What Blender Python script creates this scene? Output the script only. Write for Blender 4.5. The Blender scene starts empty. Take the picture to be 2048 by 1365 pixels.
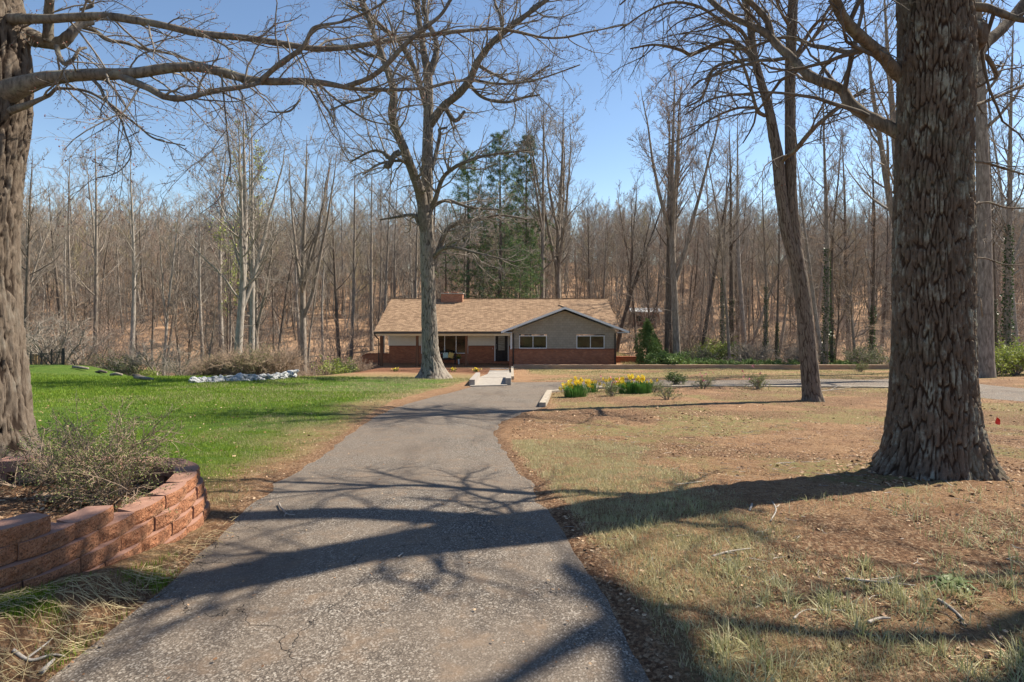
import bpy, math, random
import numpy as np
from mathutils import Vector, Matrix

# ------------------------------------------------------------------ camera, world, sun, exposure
SC = bpy.context.scene
F = 1138.0            # focal length in photo pixels (2048 wide)
HZ = 575.0            # photo row of the horizon
ZC = 1.65             # eye height
cd = bpy.data.cameras.new('camera'); cam = bpy.data.objects.new('camera', cd); SC.collection.objects.link(cam)
cam.location = (0, 0, ZC); cam.rotation_euler = (math.radians(90), 0, 0)
cd.sensor_width = 36.0; cd.lens = 36.0*F/2048.0; cd.shift_y = -(682.5-HZ)/2048.0
cd.clip_start = 0.05; cd.clip_end = 3000
SC.camera = cam
SUN_AZ = math.atan2(0.922, 0.387)       # from +y towards +x
SUN_EL = math.radians(47)
wd = bpy.data.worlds.new('World'); SC.world = wd; wd.use_nodes = True
nt = wd.node_tree; nt.nodes.clear()
sky = nt.nodes.new('ShaderNodeTexSky'); sky.sky_type = 'NISHITA'; sky.sun_disc = False
sky.sun_elevation = SUN_EL; sky.sun_rotation = SUN_AZ; sky.air_density = 1.0; sky.dust_density = 0.1; sky.ozone_density = 2.6
bgn = nt.nodes.new('ShaderNodeBackground'); bgn.inputs[1].default_value = 0.078
on = nt.nodes.new('ShaderNodeOutputWorld')
nt.links.new(sky.outputs[0], bgn.inputs[0]); nt.links.new(bgn.outputs[0], on.inputs[0])
sl = bpy.data.lights.new('sun', 'SUN'); sl.energy = 5.0; sl.angle = math.radians(0.53); sl.color = (1.0, 0.905, 0.75)
so = bpy.data.objects.new('sun', sl); SC.collection.objects.link(so)
sdir = Vector((math.cos(SUN_EL)*math.sin(SUN_AZ), math.cos(SUN_EL)*math.cos(SUN_AZ), math.sin(SUN_EL)))
so.rotation_euler = (-sdir).to_track_quat('-Z', 'Y').to_euler(); so.location = sdir*60
SC.view_settings.view_transform = 'Standard'; SC.view_settings.look = 'None'
SC.view_settings.exposure = 1.10; SC.view_settings.gamma = 1.0; SC.view_settings.use_curve_mapping = False
SC.cycles.max_bounces = 6; SC.cycles.diffuse_bounces = 3; SC.cycles.transparent_max_bounces = 8

rng = np.random.default_rng(7)
COL = SC.collection

# ------------------------------------------------------------------ numpy noise
def _h(ix, iy, iz, s):
    n = (ix*374761393 + iy*668265263 + iz*2147483647 + s*144665) & 0xffffffff
    n = ((n ^ (n >> 13))*1274126177) & 0xffffffff
    n = ((n ^ (n >> 16))*2246822519) & 0xffffffff
    return ((n ^ (n >> 15)) & 0xffffff)/float(0xffffff)
def vnoise(x, y, z=None, s=0):
    x = np.asarray(x, float); y = np.asarray(y, float)
    ix = np.floor(x).astype(np.int64); iy = np.floor(y).astype(np.int64); fx = x-ix; fy = y-iy
    fx = fx*fx*(3-2*fx); fy = fy*fy*(3-2*fy)
    def pl(iz):
        a = _h(ix, iy, iz, s); b = _h(ix+1, iy, iz, s); c = _h(ix, iy+1, iz, s); d = _h(ix+1, iy+1, iz, s)
        return (a+(b-a)*fx)*(1-fy) + (c+(d-c)*fx)*fy
    if z is None: return pl(np.zeros_like(ix))
    z = np.asarray(z, float); iz = np.floor(z).astype(np.int64); fz = z-iz; fz = fz*fz*(3-2*fz)
    return pl(iz)*(1-fz) + pl(iz+1)*fz
def fbm(x, y, z=None, o=4, s=0):
    t = 0; a = 0.5; n = 0
    for k in range(o):
        m = 2.03**k
        t = t + a*vnoise(x*m+k*17.3, y*m-k*9.1, None if z is None else z*m, s+k); n += a; a *= 0.5
    return t/n
def sstep(a, b, x):
    t = np.clip((np.asarray(x, float)-a)/(b-a), 0, 1); return t*t*(3-2*t)

def voro(x, y, z, s=0):
    """F1, F2 of a jittered cell pattern"""
    ix = np.floor(x).astype(np.int64); iy = np.floor(y).astype(np.int64); iz = np.floor(z).astype(np.int64); f1 = np.full(x.shape, 9.0); f2 = f1.copy(); cid = np.zeros(x.shape)
    for a in (-1, 0, 1):
        for b in (-1, 0, 1):
            for c in (-1, 0, 1):
                jx, jy, jz = ix+a, iy+b, iz+c; d = (jx+_h(jx, jy, jz, s)-x)**2+(jy+_h(jx, jy, jz, s+1)-y)**2+(jz+_h(jx, jy, jz, s+2)-z)**2; m = d < f1
                f2 = np.where(m, f1, np.minimum(f2, d)); cid = np.where(m, _h(jx, jy, jz, s+3), cid); f1 = np.where(m, d, f1)
    return np.sqrt(f1), np.sqrt(f2), cid

# ------------------------------------------------------------------ terrain height
_yt = np.arange(-30, 420, 0.2)
_zt = np.interp(_yt, [-30, 0, 2.4, 4.7, 8.9, 15, 30, 45, 55, 62, 80, 100, 130, 170, 205, 260, 420],
                     [.6, .05, 0, -.105, -.70, -1.40, -3.04, -4.62, -6.3, -6.4, -3.8, -1.6, 2.2, 6.5, 8.5, 8, 7])
_k = np.exp(-0.5*(np.arange(-15, 16)/3.0)**2); _k /= _k.sum()
_zt[15:-15] = np.convolve(_zt, _k, 'valid')
# planter wall: front line of its course k
WP = np.array([(-4.3, 1.35), (-3.45, 1.95), (-2.85, 2.45), (-2.52, 2.80), (-2.40, 3.02), (-2.35, 3.28), (-2.32, 3.55), (-2.30, 3.80),
               (-2.32, 4.05), (-2.38, 4.28), (-2.50, 4.46), (-2.70, 4.58), (-3.0, 4.64), (-3.4, 4.66), (-3.9, 4.66), (-4.4, 4.62)])
def inpoly(x, y, P):
    c = np.zeros(np.shape(x), bool); n = len(P)
    for i in range(n):
        x1, y1 = P[i]; x2, y2 = P[(i+1) % n]
        m = ((y1 > y) != (y2 > y))
        with np.errstate(divide='ignore', invalid='ignore'):
            xi = (x2-x1)*(y-y1)/((y2-y1) if y2 != y1 else 1e-9)+x1
        c ^= m & (x < xi)
    return c
def pdist(x, y, P, closed=True):
    d = np.full(np.shape(x), 1e9); n = len(P)
    for i in range(n if closed else n-1):
        a = np.array(P[i]); b = np.array(P[(i+1) % n]); ab = b-a
        t = np.clip(((x-a[0])*ab[0]+(y-a[1])*ab[1])/max(ab@ab, 1e-9), 0, 1)
        d = np.minimum(d, np.hypot(x-a[0]-t*ab[0], y-a[1]-t*ab[1]))
    return d
BEDP = [(-7.5, 1.0)] + [(a-0.10, b) for a, b in WP] + [(-4.6, 5.2), (-5.0, 6.4), (-7.5, 6.4)]
def gs(x, y):
    x = np.asarray(x, float); y = np.asarray(y, float); x, y = np.broadcast_arrays(x, y)
    z = np.interp(y, _yt, _zt)
    # valley bites in left of the house, gentle roll of the side yards
    z = z - 3.0*sstep(28.5, 41, y)*sstep(-9.5, -14, x)*(1-sstep(46, 62, y))
    z = z + 1.3*sstep(-19, -25, x)*sstep(27, 34, y)*(1-sstep(40, 55, y))
    z = z + 0.9*sstep(80, 170, y)*np.sin(x*0.035+0.7)*2.2*sstep(60, 120, y)
    z = z + 5.0*sstep(40, 150, x)*sstep(60, 150, y)
    z = z + 0.25*(fbm(x*0.16+3, y*0.16, o=2, s=5)-0.5)*sstep(3.5, 12, np.hypot(x+.8, y*0.7))*(1-0.8*sstep(-12, -10, x)*sstep(36, 42, y)*(1-sstep(56, 62, y)))
    # raised strip behind the long timber wall, then the house pad
    p = sstep(-15, -11.5, x)*(1-sstep(9.8, 14, x))*sstep(41.5, 43.6, y)*(1-sstep(54, 60, y))
    z = z*(1-p) + (-4.62)*p
    # verge up to the planter wall
    v = sstep(-1.95, -2.25, x)*sstep(-4.6, -2.6, x)*np.interp(y, [1.5, 2.4, 3, 3.5, 4.2], [.24, .20, .14, .05, 0])
    z = z + v
    near = (x < -2.0) & (x > -9) & (y < 8)
    if near.any():
        ins = inpoly(x, y, BEDP); dd = np.where(near, pdist(x, y, BEDP), 1.0)
        bz = np.interp(y, [1.2, 2.9, 3.6, 4.6, 5.6, 6.4], [.52, .37, .19, .06, .03, -.15])
        soft = np.where(y > 4.72, sstep(0, .5, dd), sstep(0.0, 0.04, dd))
        w = ins*soft
        z = z*(1-w) + bz*w
    return z
def g1(x, y): return float(gs(np.array([x]), np.array([y]))[0])
def GP(px, py, off=0.0):
    """world point where the ray of photo pixel (px,py) meets the ground"""
    d = np.concatenate([np.arange(1.2, 12, .02), np.arange(12, 60, .05), np.arange(60, 300, .5)])
    x = (px-1024)/F*d; z = ZC-(py-HZ)/F*d; g = gs(x, d)+off
    i = np.argmax(z <= g)
    if z[i] > g[i]: i = len(d)-1
    return (x[i], d[i], g[i])
def W(px, py, d): return np.array([(px-1024)/F*d, d, ZC-(py-HZ)/F*d])

# ------------------------------------------------------------------ asphalt outlines (ground coordinates)
DL = [(-40, 1500), (100, 1365), (250, 1240), (382, 1128), (480, 1030), (560, 965), (640, 915), (690, 872), (725, 848), (775, 822), (820, 806), (870, 792), (915, 782), (946, 773.5), (985, 770), (1022, 762)]
DR = [(1085, 816), (1045, 826), (1008, 843), (990, 862), (1006, 895), (1048, 950), (1090, 1010), (1150, 1100), (1222, 1200), (1302, 1365), (1390, 1500)]
drive_px = DL + [(1024, 765), (1100, 764.5), (1200, 763), (1363, 761), (1500, 760), (1640, 758.5), (1780, 758), (1880, 762), (1965, 769), (2060, 778), (2200, 792), (2400, 815)] \
    + [(2400, 845), (2200, 820), (2060, 805), (1965, 797), (1880, 784), (1790, 777), (1640, 775.5), (1500, 774.5), (1340, 775), (1250, 777), (1180, 779.5), (1098, 786.5)] + DR
DRIVE = [GP(a, b)[:2] for a, b in drive_px]
DRIVE[0] = (-1.93, 0.6); DRIVE[len(drive_px)-1] = (0.62, 0.6)
def drive_sd(x, y):
    d = pdist(x, y, DRIVE); return np.where(inpoly(x, y, DRIVE), -d, d)

# ------------------------------------------------------------------ mesh helpers
def mesh_np(name, V, Fc, mats, smooth=False, attrs=None, midx=None):
    """V (n,3); Fc array (m,3|4) or list of such arrays"""
    V = np.asarray(V, np.float32)
    if not isinstance(Fc, (list, tuple)): Fc = [Fc]
    Fc = [np.asarray(f, np.int32) for f in Fc if len(f)]
    me = bpy.data.meshes.new(name)
    me.vertices.add(len(V)); me.vertices.foreach_set('co', V.ravel())
    L = np.concatenate([f.ravel() for f in Fc]); tot = np.concatenate([np.full(len(f), f.shape[1], np.int32) for f in Fc])
    st = np.concatenate([[0], np.cumsum(tot)[:-1]]).astype(np.int32)
    me.loops.add(len(L)); me.loops.foreach_set('vertex_index', L)
    me.polygons.add(len(tot)); me.polygons.foreach_set('loop_start', st); me.polygons.foreach_set('loop_total', tot)
    me.polygons.foreach_set('use_smooth', np.full(len(tot), smooth, bool))
    if midx is not None: me.polygons.foreach_set('material_index', np.asarray(midx, np.int32))
    if attrs:
        for k, a in attrs.items():
            at = me.attributes.new(k, 'FLOAT', 'POINT'); at.data.foreach_set('value', np.asarray(a, np.float32))
    for m in (mats if isinstance(mats, (list, tuple)) else [mats]): me.materials.append(m)
    me.update(calc_edges=True)
    return me
def tag(o, label=None, cat=None, group=None, kind=None):
    if label: o['label'] = label
    if cat: o['category'] = cat
    if group: o['group'] = group
    if kind: o['kind'] = kind
    return o
def obj(name, me, parent=None, loc=None):
    o = bpy.data.objects.new(name, me); COL.objects.link(o)
    if parent is not None: o.parent = parent
    if loc is not None: o.location = loc
    return o
def root(name, loc, label, cat, group=None, rz=0):
    o = bpy.data.objects.new(name, None); COL.objects.link(o); o.location = loc; o.rotation_euler = (0, 0, rz)
    o.empty_display_size = 0.2
    return tag(o, label, cat, group)
def base_of(parent):
    b = np.zeros(3)
    while parent is not None: b = b+np.array(parent.location); parent = parent.parent
    return b
def part(name, V, Fc, mat, parent=None, smooth=False, kind=None, attrs=None, label=None):
    """mesh given in world coordinates, hung under parent (parents are unrotated)"""
    V = np.asarray(V, float)-base_of(parent)
    o = obj(name, mesh_np(name, V, Fc, mat, smooth, attrs), parent)
    if kind: o['kind'] = kind
    if label: o['label'] = label
    return o
def copy_tree(o, parent=None):
    c = o.copy(); COL.objects.link(c)
    if parent is not None: c.parent = parent
    for ch in [h for h in ALLCH.get(o.name, [])]: copy_tree(ch, c)
    return c
ALLCH = {}
class MB:
    """collects boxes, prisms, tubes"""
    def __init__(s): s.V = []; s.Q = []; s.T = []; s.n = 0
    def add(s, V, Q=(), T=()):
        V = np.asarray(V, float); s.V.append(V)
        if len(Q): s.Q.append(np.asarray(Q)+s.n)
        if len(T): s.T.append(np.asarray(T)+s.n)
        s.n += len(V); return s
    def box(s, x0, x1, y0, y1, z0, z1):
        V = [(x, y, z) for z in (z0, z1) for y in (y0, y1) for x in (x0, x1)]
        return s.add(V, [(0, 2, 3, 1), (4, 5, 7, 6), (0, 1, 5, 4), (2, 6, 7, 3), (0, 4, 6, 2), (1, 3, 7, 5)])
    def beam(s, a, b, w, h, up=(0, 0, 1)):
        """box from a to b (centre line), w wide, h high"""
        a = np.array(a, float); b = np.array(b, float); t = b-a; t /= np.linalg.norm(t)
        u = np.cross(t, up); u /= np.linalg.norm(u); v = np.cross(u, t)
        V = [p+sx*u*w/2+sz*v*h/2 for p in (a, b) for sz in (-1, 1) for sx in (-1, 1)]
        return s.add(V, [(0, 1, 3, 2), (4, 6, 7, 5), (0, 4, 5, 1), (2, 3, 7, 6), (0, 2, 6, 4), (1, 5, 7, 3)])
    def tube(s, P, R, k=8, cap=True):
        V, Q = tubes(np.asarray(P, float)[None], np.asarray(R, float)[None], k)
        s.add(V, Q)
        if cap:
            n = len(P)
            m = s.n
            s.add([P[0], P[-1]])
            b0 = m-n*k; b1 = m-k
            s.T.append(np.array([(m, b0+(i+1) % k, b0+i) for i in range(k)]+[(m+1, b1+i, b1+(i+1) % k) for i in range(k)]))
        return s
    def build(s, name, mat, parent=None, smooth=False, kind=None, label=None):
        return part(name, np.concatenate(s.V), s.Q+s.T if not (s.Q and s.T) else [np.concatenate(s.Q), np.concatenate(s.T)], mat, parent, smooth, kind, label=label)
def tubes(P, R, k, seed=0):
    """P (M,N,3), R (M,N) -> vertices, quads"""
    M, N, _ = P.shape
    T = np.gradient(P, axis=1); T /= np.linalg.norm(T, axis=2, keepdims=True)+1e-9
    ref = np.where(np.abs(T[:, :1, 2:3]) > 0.8, np.array([1.0, 0, 0]), np.array([0, 0, 1.0]))
    ref = np.broadcast_to(ref, P.shape)
    U = np.cross(T, ref); U /= np.linalg.norm(U, axis=2, keepdims=True)+1e-9
    for i in range(1, N):     # parallel transport
        u = U[:, i-1]-T[:, i]*np.sum(U[:, i-1]*T[:, i], axis=1, keepdims=True)
        U = U.copy() if i == 1 else U
        U[:, i] = u/(np.linalg.norm(u, axis=1, keepdims=True)+1e-9)
    Vv = np.cross(T, U)
    a = np.arange(k)*2*np.pi/k
    X = P[:, :, None, :] + R[:, :, None, None]*(np.cos(a)[None, None, :, None]*U[:, :, None, :]+np.sin(a)[None, None, :, None]*Vv[:, :, None, :])
    V = X.reshape(-1, 3)
    i = np.arange(M)[:, None, None]*N*k; j = np.arange(N-1)[None, :, None]*k; q = np.arange(k)[None, None, :]; q2 = (q+1) % k
    Q = np.stack([i+j+q, i+j+q2, i+j+k+q2, i+j+k+q], -1).reshape(-1, 4)
    return V, Q
def resample(P, R, n):
    """Catmull-Rom through P with radii R, n points evenly spread"""
    P = np.asarray(P, float); R = np.asarray(R, float)
    pp = np.vstack([2*P[0]-P[1], P, 2*P[-1]-P[-2]]); out = []; rr = []
    for i in range(len(P)-1):
        a, b, c, d = pp[i:i+4]
        for t in np.linspace(0, 1, 9)[:(9 if i == len(P)-2 else 8)]:
            out.append(.5*((2*b)+(-a+c)*t+(2*a-5*b+4*c-d)*t*t+(-a+3*b-3*c+d)*t**3)); rr.append(R[i]+(R[i+1]-R[i])*t)
    out = np.array(out); rr = np.array(rr)
    s = np.concatenate([[0], np.cumsum(np.linalg.norm(np.diff(out, axis=0), axis=1))]); u = np.linspace(0, s[-1], n)
    return np.stack([np.interp(u, s, out[:, j]) for j in range(3)], 1), np.interp(u, s, rr)
def grow(P, R, n, L, npts, ang=(35, 60), trop=0.0, wob=.15, t0=.2, t1=1.0, rk=.6, rmin=.003, tip=.3, r=None, lfall=.5, pitchlim=None):
    r = r or rng; K, N, _ = P.shape
    n = np.broadcast_to(np.asarray(n), (K,)); idx = np.repeat(np.arange(K), n); M = len(idx)
    first = np.concatenate([[0], np.cumsum(n)[:-1]]); kk = np.arange(M)-first[idx]
    t = t0+(t1-t0)*(kk+r.random(M))/n[idx]
    f = np.clip(t*(N-1), 0, N-1.001); i0 = f.astype(int); w = (f-i0)[:, None]
    pos = P[idx, i0]*(1-w)+P[idx, i0+1]*w
    D = P[idx, i0+1]-P[idx, i0]; D /= np.linalg.norm(D, axis=1, keepdims=True)+1e-9
    rad = R[idx, i0]*(1-w[:, 0])+R[idx, i0+1]*w[:, 0]
    q = r.normal(size=(M, 3)); q -= D*np.sum(q*D, axis=1, keepdims=True); q /= np.linalg.norm(q, axis=1, keepdims=True)+1e-9
    a = np.radians(r.uniform(ang[0], ang[1], M))[:, None]
    d = np.cos(a)*D+np.sin(a)*q
    Lb = np.broadcast_to(np.asarray(L, float), (K,))[idx]*(1-lfall*t)*r.uniform(.55, 1.25, M)
    out = np.zeros((M, npts, 3)); out[:, 0] = pos; st = (Lb/(npts-1))[:, None]
    tv = np.array([0, 0, trop])
    for i in range(1, npts):
        d = d+tv+r.normal(size=(M, 3))*wob; d /= np.linalg.norm(d, axis=1, keepdims=True)+1e-9
        out[:, i] = out[:, i-1]+d*st
    r0 = np.maximum(rad*rk*r.uniform(.7, 1.1, M), rmin)
    RR = r0[:, None]*np.linspace(1, tip, npts)[None]
    return out, np.maximum(RR, rmin*.5), Lb
class TB:
    """tube batches -> one mesh"""
    def __init__(s): s.V = []; s.Q = []; s.n = 0
    def add(s, P, R, k):
        if P.ndim == 2: P = P[None]; R = R[None]
        V, Q = tubes(P, R, k); s.V.append(V); s.Q.append(Q+s.n); s.n += len(V); return s
    def mesh(s, name, mat, smooth=True, off=None):
        V = np.concatenate(s.V)
        if off is not None: V = V-off
        return mesh_np(name, V, np.concatenate(s.Q), mat, smooth)
def scatter(bv, bf, pos, R, S):
    """copies of a small mesh: bv (n,3), bf (m,k), pos (M,3), R (M,3,3), S (M,) or (M,3)"""
    S = np.asarray(S, float); S = S[:, None, None] if S.ndim == 1 else S[:, None, :]
    X = np.einsum('mij,mnj->mni', R, bv[None]*S)+pos[:, None, :]
    n = len(bv); Fq = (np.asarray(bf)[None]+(np.arange(len(pos))*n)[:, None, None]).reshape(-1, np.shape(bf)[1])
    return X.reshape(-1, 3), Fq
def rotz(a):
    c, s = np.cos(a), np.sin(a); o = np.zeros_like(a); return np.stack([np.stack([c, -s, o], -1), np.stack([s, c, o], -1), np.stack([o, o, o+1], -1)], -2)
def rotx(a):
    c, s = np.cos(a), np.sin(a); o = np.zeros_like(a); return np.stack([np.stack([o+1, o, o], -1), np.stack([o, c, -s], -1), np.stack([o, s, c], -1)], -2)
def rrand(n, r=None):
    r = r or rng; q = r.normal(size=(n, 4)); q /= np.linalg.norm(q, axis=1, keepdims=True); w, x, y, z = q.T
    return np.stack([np.stack([1-2*(y*y+z*z), 2*(x*y-z*w), 2*(x*z+y*w)], -1), np.stack([2*(x*y+z*w), 1-2*(x*x+z*z), 2*(y*z-x*w)], -1), np.stack([2*(x*z-y*w), 2*(y*z+x*w), 1-2*(x*x+y*y)], -1)], -2)
LEAF_V = np.array([(0, 0, 0), (.32, .45, .06), (0, 1, .02), (-.32, .45, .06)], float); LEAF_F = np.array([(0, 1, 2, 3)])
# ------------------------------------------------------------------ materials
class NM:
    def __init__(s, name, rough=.85, spec=.3):
        s.m = bpy.data.materials.new(name); s.m.use_nodes = True; s.t = s.m.node_tree; s.N = s.t.nodes; s.L = s.t.links
        s.b = s.N['Principled BSDF']; s.b.inputs['Roughness'].default_value = rough; s.b.inputs['Specular IOR Level'].default_value = spec
    def n(s, typ, **kw):
        x = s.N.new('ShaderNode'+typ)
        for k, v in kw.items():
            if hasattr(x, k): setattr(x, k, v)
            else: x.inputs[k.replace('_', ' ')].default_value = v
        return x
    def lk(s, a, b): s.L.new(a, b)
    def coord(s, scale=(1, 1, 1), kind='Object'):
        tc = s.n('TexCoord'); mp = s.n('Mapping'); mp.inputs['Scale'].default_value = scale; s.lk(tc.outputs[kind], mp.inputs[0]); return mp.outputs[0]
    def noise(s, v, scale, detail=4, rough=.6, dist=0):
        x = s.n('TexNoise'); x.inputs['Scale'].default_value = scale; x.inputs['Detail'].default_value = detail; x.inputs['Roughness'].default_value = rough; x.inputs['Distortion'].default_value = dist
        s.lk(v, x.inputs['Vector']); return x.outputs['Fac']
    def vor(s, v, scale, feature='F1', out='Distance'):
        x = s.n('TexVoronoi'); x.feature = feature; x.inputs['Scale'].default_value = scale; s.lk(v, x.inputs['Vector']); return x.outputs[out]
    def ramp(s, f, stops):
        x = s.n('ValToRGB'); e = x.color_ramp.elements
        while len(e) > 2: e.remove(e[-1])
        for i, (p, c) in enumerate(stops):
            q = e[i] if i < 2 else e.new(p)
            q.position = p; q.color = (*c, 1) if len(c) == 3 else c
        s.lk(f, x.inputs[0]); return x.outputs[0]
    def rng(s, f, a, b, c=0.0, d=1.0):
        x = s.n('MapRange'); x.inputs[1].default_value = a; x.inputs[2].default_value = b; x.inputs[3].default_value = c; x.inputs[4].default_value = d; s.lk(f, x.inputs[0]); return x.outputs[0]
    def mix(s, f, a, b, mode='MIX'):
        x = s.n('Mix'); x.data_type = 'RGBA'; x.blend_type = mode
        for v, i in ((f, 0), (a, 6), (b, 7)):
            if hasattr(v, 'is_linked') or hasattr(v, 'links'): s.lk(v, x.inputs[i])
            elif i == 0: x.inputs[0].default_value = v
            else: x.inputs[i].default_value = (*v, 1)
        return x.outputs[2]
    def math(s, op, a, b=0.0):
        x = s.n('Math'); x.operation = op
        for v, i in ((a, 0), (b, 1)):
            if hasattr(v, 'links'): s.lk(v, x.inputs[i])
            else: x.inputs[i].default_value = v
        return x.outputs[0]
    def attr(s, name):
        x = s.n('Attribute'); x.attribute_name = name; return x.outputs['Fac']
    def objrand(s): return s.n('ObjectInfo').outputs['Random']
    def col(s, c):
        if hasattr(c, 'links'): s.lk(c, s.b.inputs['Base Color'])
        else: s.b.inputs['Base Color'].default_value = (*c, 1)
        return s
    def bump(s, h, strength=.5, dist=.02):
        x = s.n('Bump'); x.inputs['Strength'].default_value = strength; x.inputs['Distance'].default_value = dist
        s.lk(h, x.inputs['Height']); s.lk(x.outputs[0], s.b.inputs['Normal']); return s
def simple(name, a, b, scale, rough=.8, bump=.3, bd=.01, stretch=(1, 1, 1), spec=.3, detail=4):
    m = NM(name, rough, spec); v = m.coord(stretch); f = m.noise(v, scale, detail)
    m.col(m.ramp(f, [(.3, a), (.7, b)]))
    if bump: m.bump(f, bump, bd)
    return m.m
M = {}
def bark(name, dark, mid, light, lichen=None, amp=.6, sc=1.0):
    m = NM(name, .95, .15); v = m.coord((1, 1, .22)); f = m.noise(v, 22*sc, 5, .65, .6); f2 = m.noise(m.coord(), 2.2*sc, 4)
    c = m.ramp(f, [(.32, dark), (.5, mid), (.72, light)])
    c = m.mix(m.rng(f2, .35, .7, 0, .55), c, m.mix(1.0, c, (.62, .60, .62), 'MULTIPLY'))
    if lichen:
        f3 = m.noise(m.coord(), 5.5*sc, 5, .7); c = m.mix(m.rng(f3, .54, .68, 0, .75), c, lichen)
    m.col(c); m.bump(f, amp, .02/sc); return m.m
M['bark_far'] = bark('bark_far', (.12, .10, .082), (.235, .20, .165), (.40, .35, .295), None, .3, .5)
M['bark_far_pale'] = bark('bark_far_pale', (.16, .14, .12), (.30, .27, .235), (.45, .41, .36), None, .3, .5)
M['bark_far_dark'] = bark('bark_far_dark', (.07, .055, .045), (.13, .105, .085), (.22, .18, .145), None, .3, .5)
M['twig_far'] = simple('twig_far', (.17, .145, .12), (.32, .28, .235), 1.2, .9, 0)
M['twig_red'] = simple('twig_red', (.19, .14, .11), (.34, .26, .21), 1.2, .9, 0)
M['twig_tan'] = simple('twig_tan', (.20, .145, .10), (.40, .30, .22), 9, .9, 0)
M['twig_grey'] = simple('twig_grey', (.11, .095, .082), (.28, .245, .21), 9, .9, 0)
M['twig_dark'] = simple('twig_dark', (.06, .048, .04), (.17, .14, .115), 7, .9, 0)
M['limb_maple'] = bark('limb_maple', (.08, .068, .056), (.17, .148, .122), (.28, .245, .20), (.24, .24, .18), .35, 1.2)
M['limb_oak'] = bark('limb_oak', (.07, .055, .042), (.15, .118, .09), (.26, .21, .165), (.22, .22, .16), .6, 1.0)
M['limb_grey'] = bark('limb_grey', (.07, .058, .048), (.14, .12, .10), (.24, .21, .18), None, .5, .7)
def hero_bark(name, furrow, plate, light, lichen, lw=.8, fine=1.0, moss=None):
    """plates and furrows are real relief; attribute h is the plate height"""
    m = NM(name, .95, .15); h = m.attr('h'); v = m.coord((1, 1, .3)); f = m.noise(v, 45*fine, 6, .7, .4); f2 = m.noise(m.coord((1, 1, .6)), 6.5, 6, .75); f4 = m.noise(m.coord(), 1.6, 3)
    c = m.mix(m.rng(h, .05, .42), furrow, m.ramp(f, [(.3, plate), (.7, light)]))
    li = m.math('MULTIPLY', m.rng(f2, .50, .62, 0, lw), m.rng(h, .35, .75))
    c = m.mix(li, c, lichen)
    if moss: c = m.mix(m.math('MULTIPLY', m.rng(f4, .52, .66, 0, .4), m.rng(f2, .4, .55)), c, moss)
    m.col(c); m.bump(f, .7, .012); return m.m
M['oak_bark'] = hero_bark('oak_bark', (.036, .022, .015), (.088, .062, .046), (.155, .118, .09), (.27, .27, .225), .85, 1.0, (.12, .12, .085))
M['maple_bark'] = hero_bark('maple_bark', (.024, .016, .012), (.080, .060, .046), (.16, .128, .102), (.22, .21, .18), .35)
M['center_bark'] = hero_bark('center_bark', (.07, .058, .048), (.165, .14, .116), (.29, .25, .21), (.25, .245, .20), .5, .6)
M['twin_bark'] = hero_bark('twin_bark', (.060, .045, .036), (.12, .094, .076), (.205, .168, .138), (.20, .205, .155), .35, .8)
M['bud'] = simple('bud', (.16, .06, .045), (.34, .12, .08), 8, .7, 0)
M['bud_orange'] = simple('bud_orange', (.35, .12, .05), (.50, .20, .10), 8, .7, 0)
M['young_leaf'] = simple('young_leaf', (.22, .30, .04), (.46, .52, .10), 4, .7, 0)
def leafmat(name, a, b, scale=3, rough=.55, trans=.25):
    m = NM(name, rough, .3); f = m.noise(m.coord(), scale, 3); c = m.ramp(f, [(.3, a), (.7, b)]); m.col(c)
    tr = m.n('BsdfTranslucent'); m.lk(c, tr.inputs[0]); ms = m.n('MixShader'); ms.inputs[0].default_value = trans
    m.lk(m.b.outputs[0], ms.inputs[1]); m.lk(tr.outputs[0], ms.inputs[2]); m.lk(ms.outputs[0], m.N['Material Output'].inputs[0]); return m.m
M['pine'] = leafmat('pine', (.036, .085, .04), (.10, .18, .07), .9)
M['pine_light'] = leafmat('pine_light', (.09, .15, .045), (.19, .26, .08), .9)
M['juniper'] = leafmat('juniper', (.07, .13, .035), (.20, .28, .08), 2.5)
M['shrub_green'] = leafmat('shrub_green', (.05, .085, .02), (.14, .19, .05), 5)
M['ivy'] = leafmat('ivy', (.015, .045, .012), (.05, .10, .025), 5, .35)
M['lime_leaf'] = leafmat('lime_leaf', (.14, .20, .03), (.34, .38, .08), 3)
M['azalea_leaf'] = leafmat('azalea_leaf', (.08, .12, .03), (.24, .26, .09), 14)
M['daff_leaf'] = leafmat('daff_leaf', (.05, .15, .03), (.13, .28, .06), 14, .4)
M['petal'] = leafmat('petal', (.80, .60, .03), (.90, .74, .08), 20, .5)
M['petal_cup'] = simple('petal_cup', (.80, .42, .01), (.85, .50, .03), 20, .5, 0)
M['pink'] = simple('pink', (.65, .10, .25), (.75, .2, .35), 20, .6, 0)
def grassmat(name, a, b, c, scale):
    m = NM(name, .55, .25); f = m.noise(m.coord(), scale, 3); r = m.attr('rnd')
    col = m.mix(m.rng(r, 0, 1, 0, 1), m.ramp(f, [(.3, a), (.7, b)]), c); m.col(col)
    tr = m.n('BsdfTranslucent'); m.lk(col, tr.inputs[0]); ms = m.n('MixShader'); ms.inputs[0].default_value = .3
    m.lk(m.b.outputs[0], ms.inputs[1]); m.lk(tr.outputs[0], ms.inputs[2]); m.lk(ms.outputs[0], m.N['Material Output'].inputs[0]); return m.m
M['lawn'] = grassmat('lawn_blades', (.038, .115, .005), (.125, .235, .014), (.23, .30, .035), .6)
M['thin_grass'] = grassmat('thin_grass', (.15, .165, .045), (.28, .27, .10), (.50, .42, .25), 1.5)
M['dry_grass'] = grassmat('dry_grass', (.44, .38, .22), (.58, .51, .33), (.34, .31, .14), 2.5)
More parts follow.
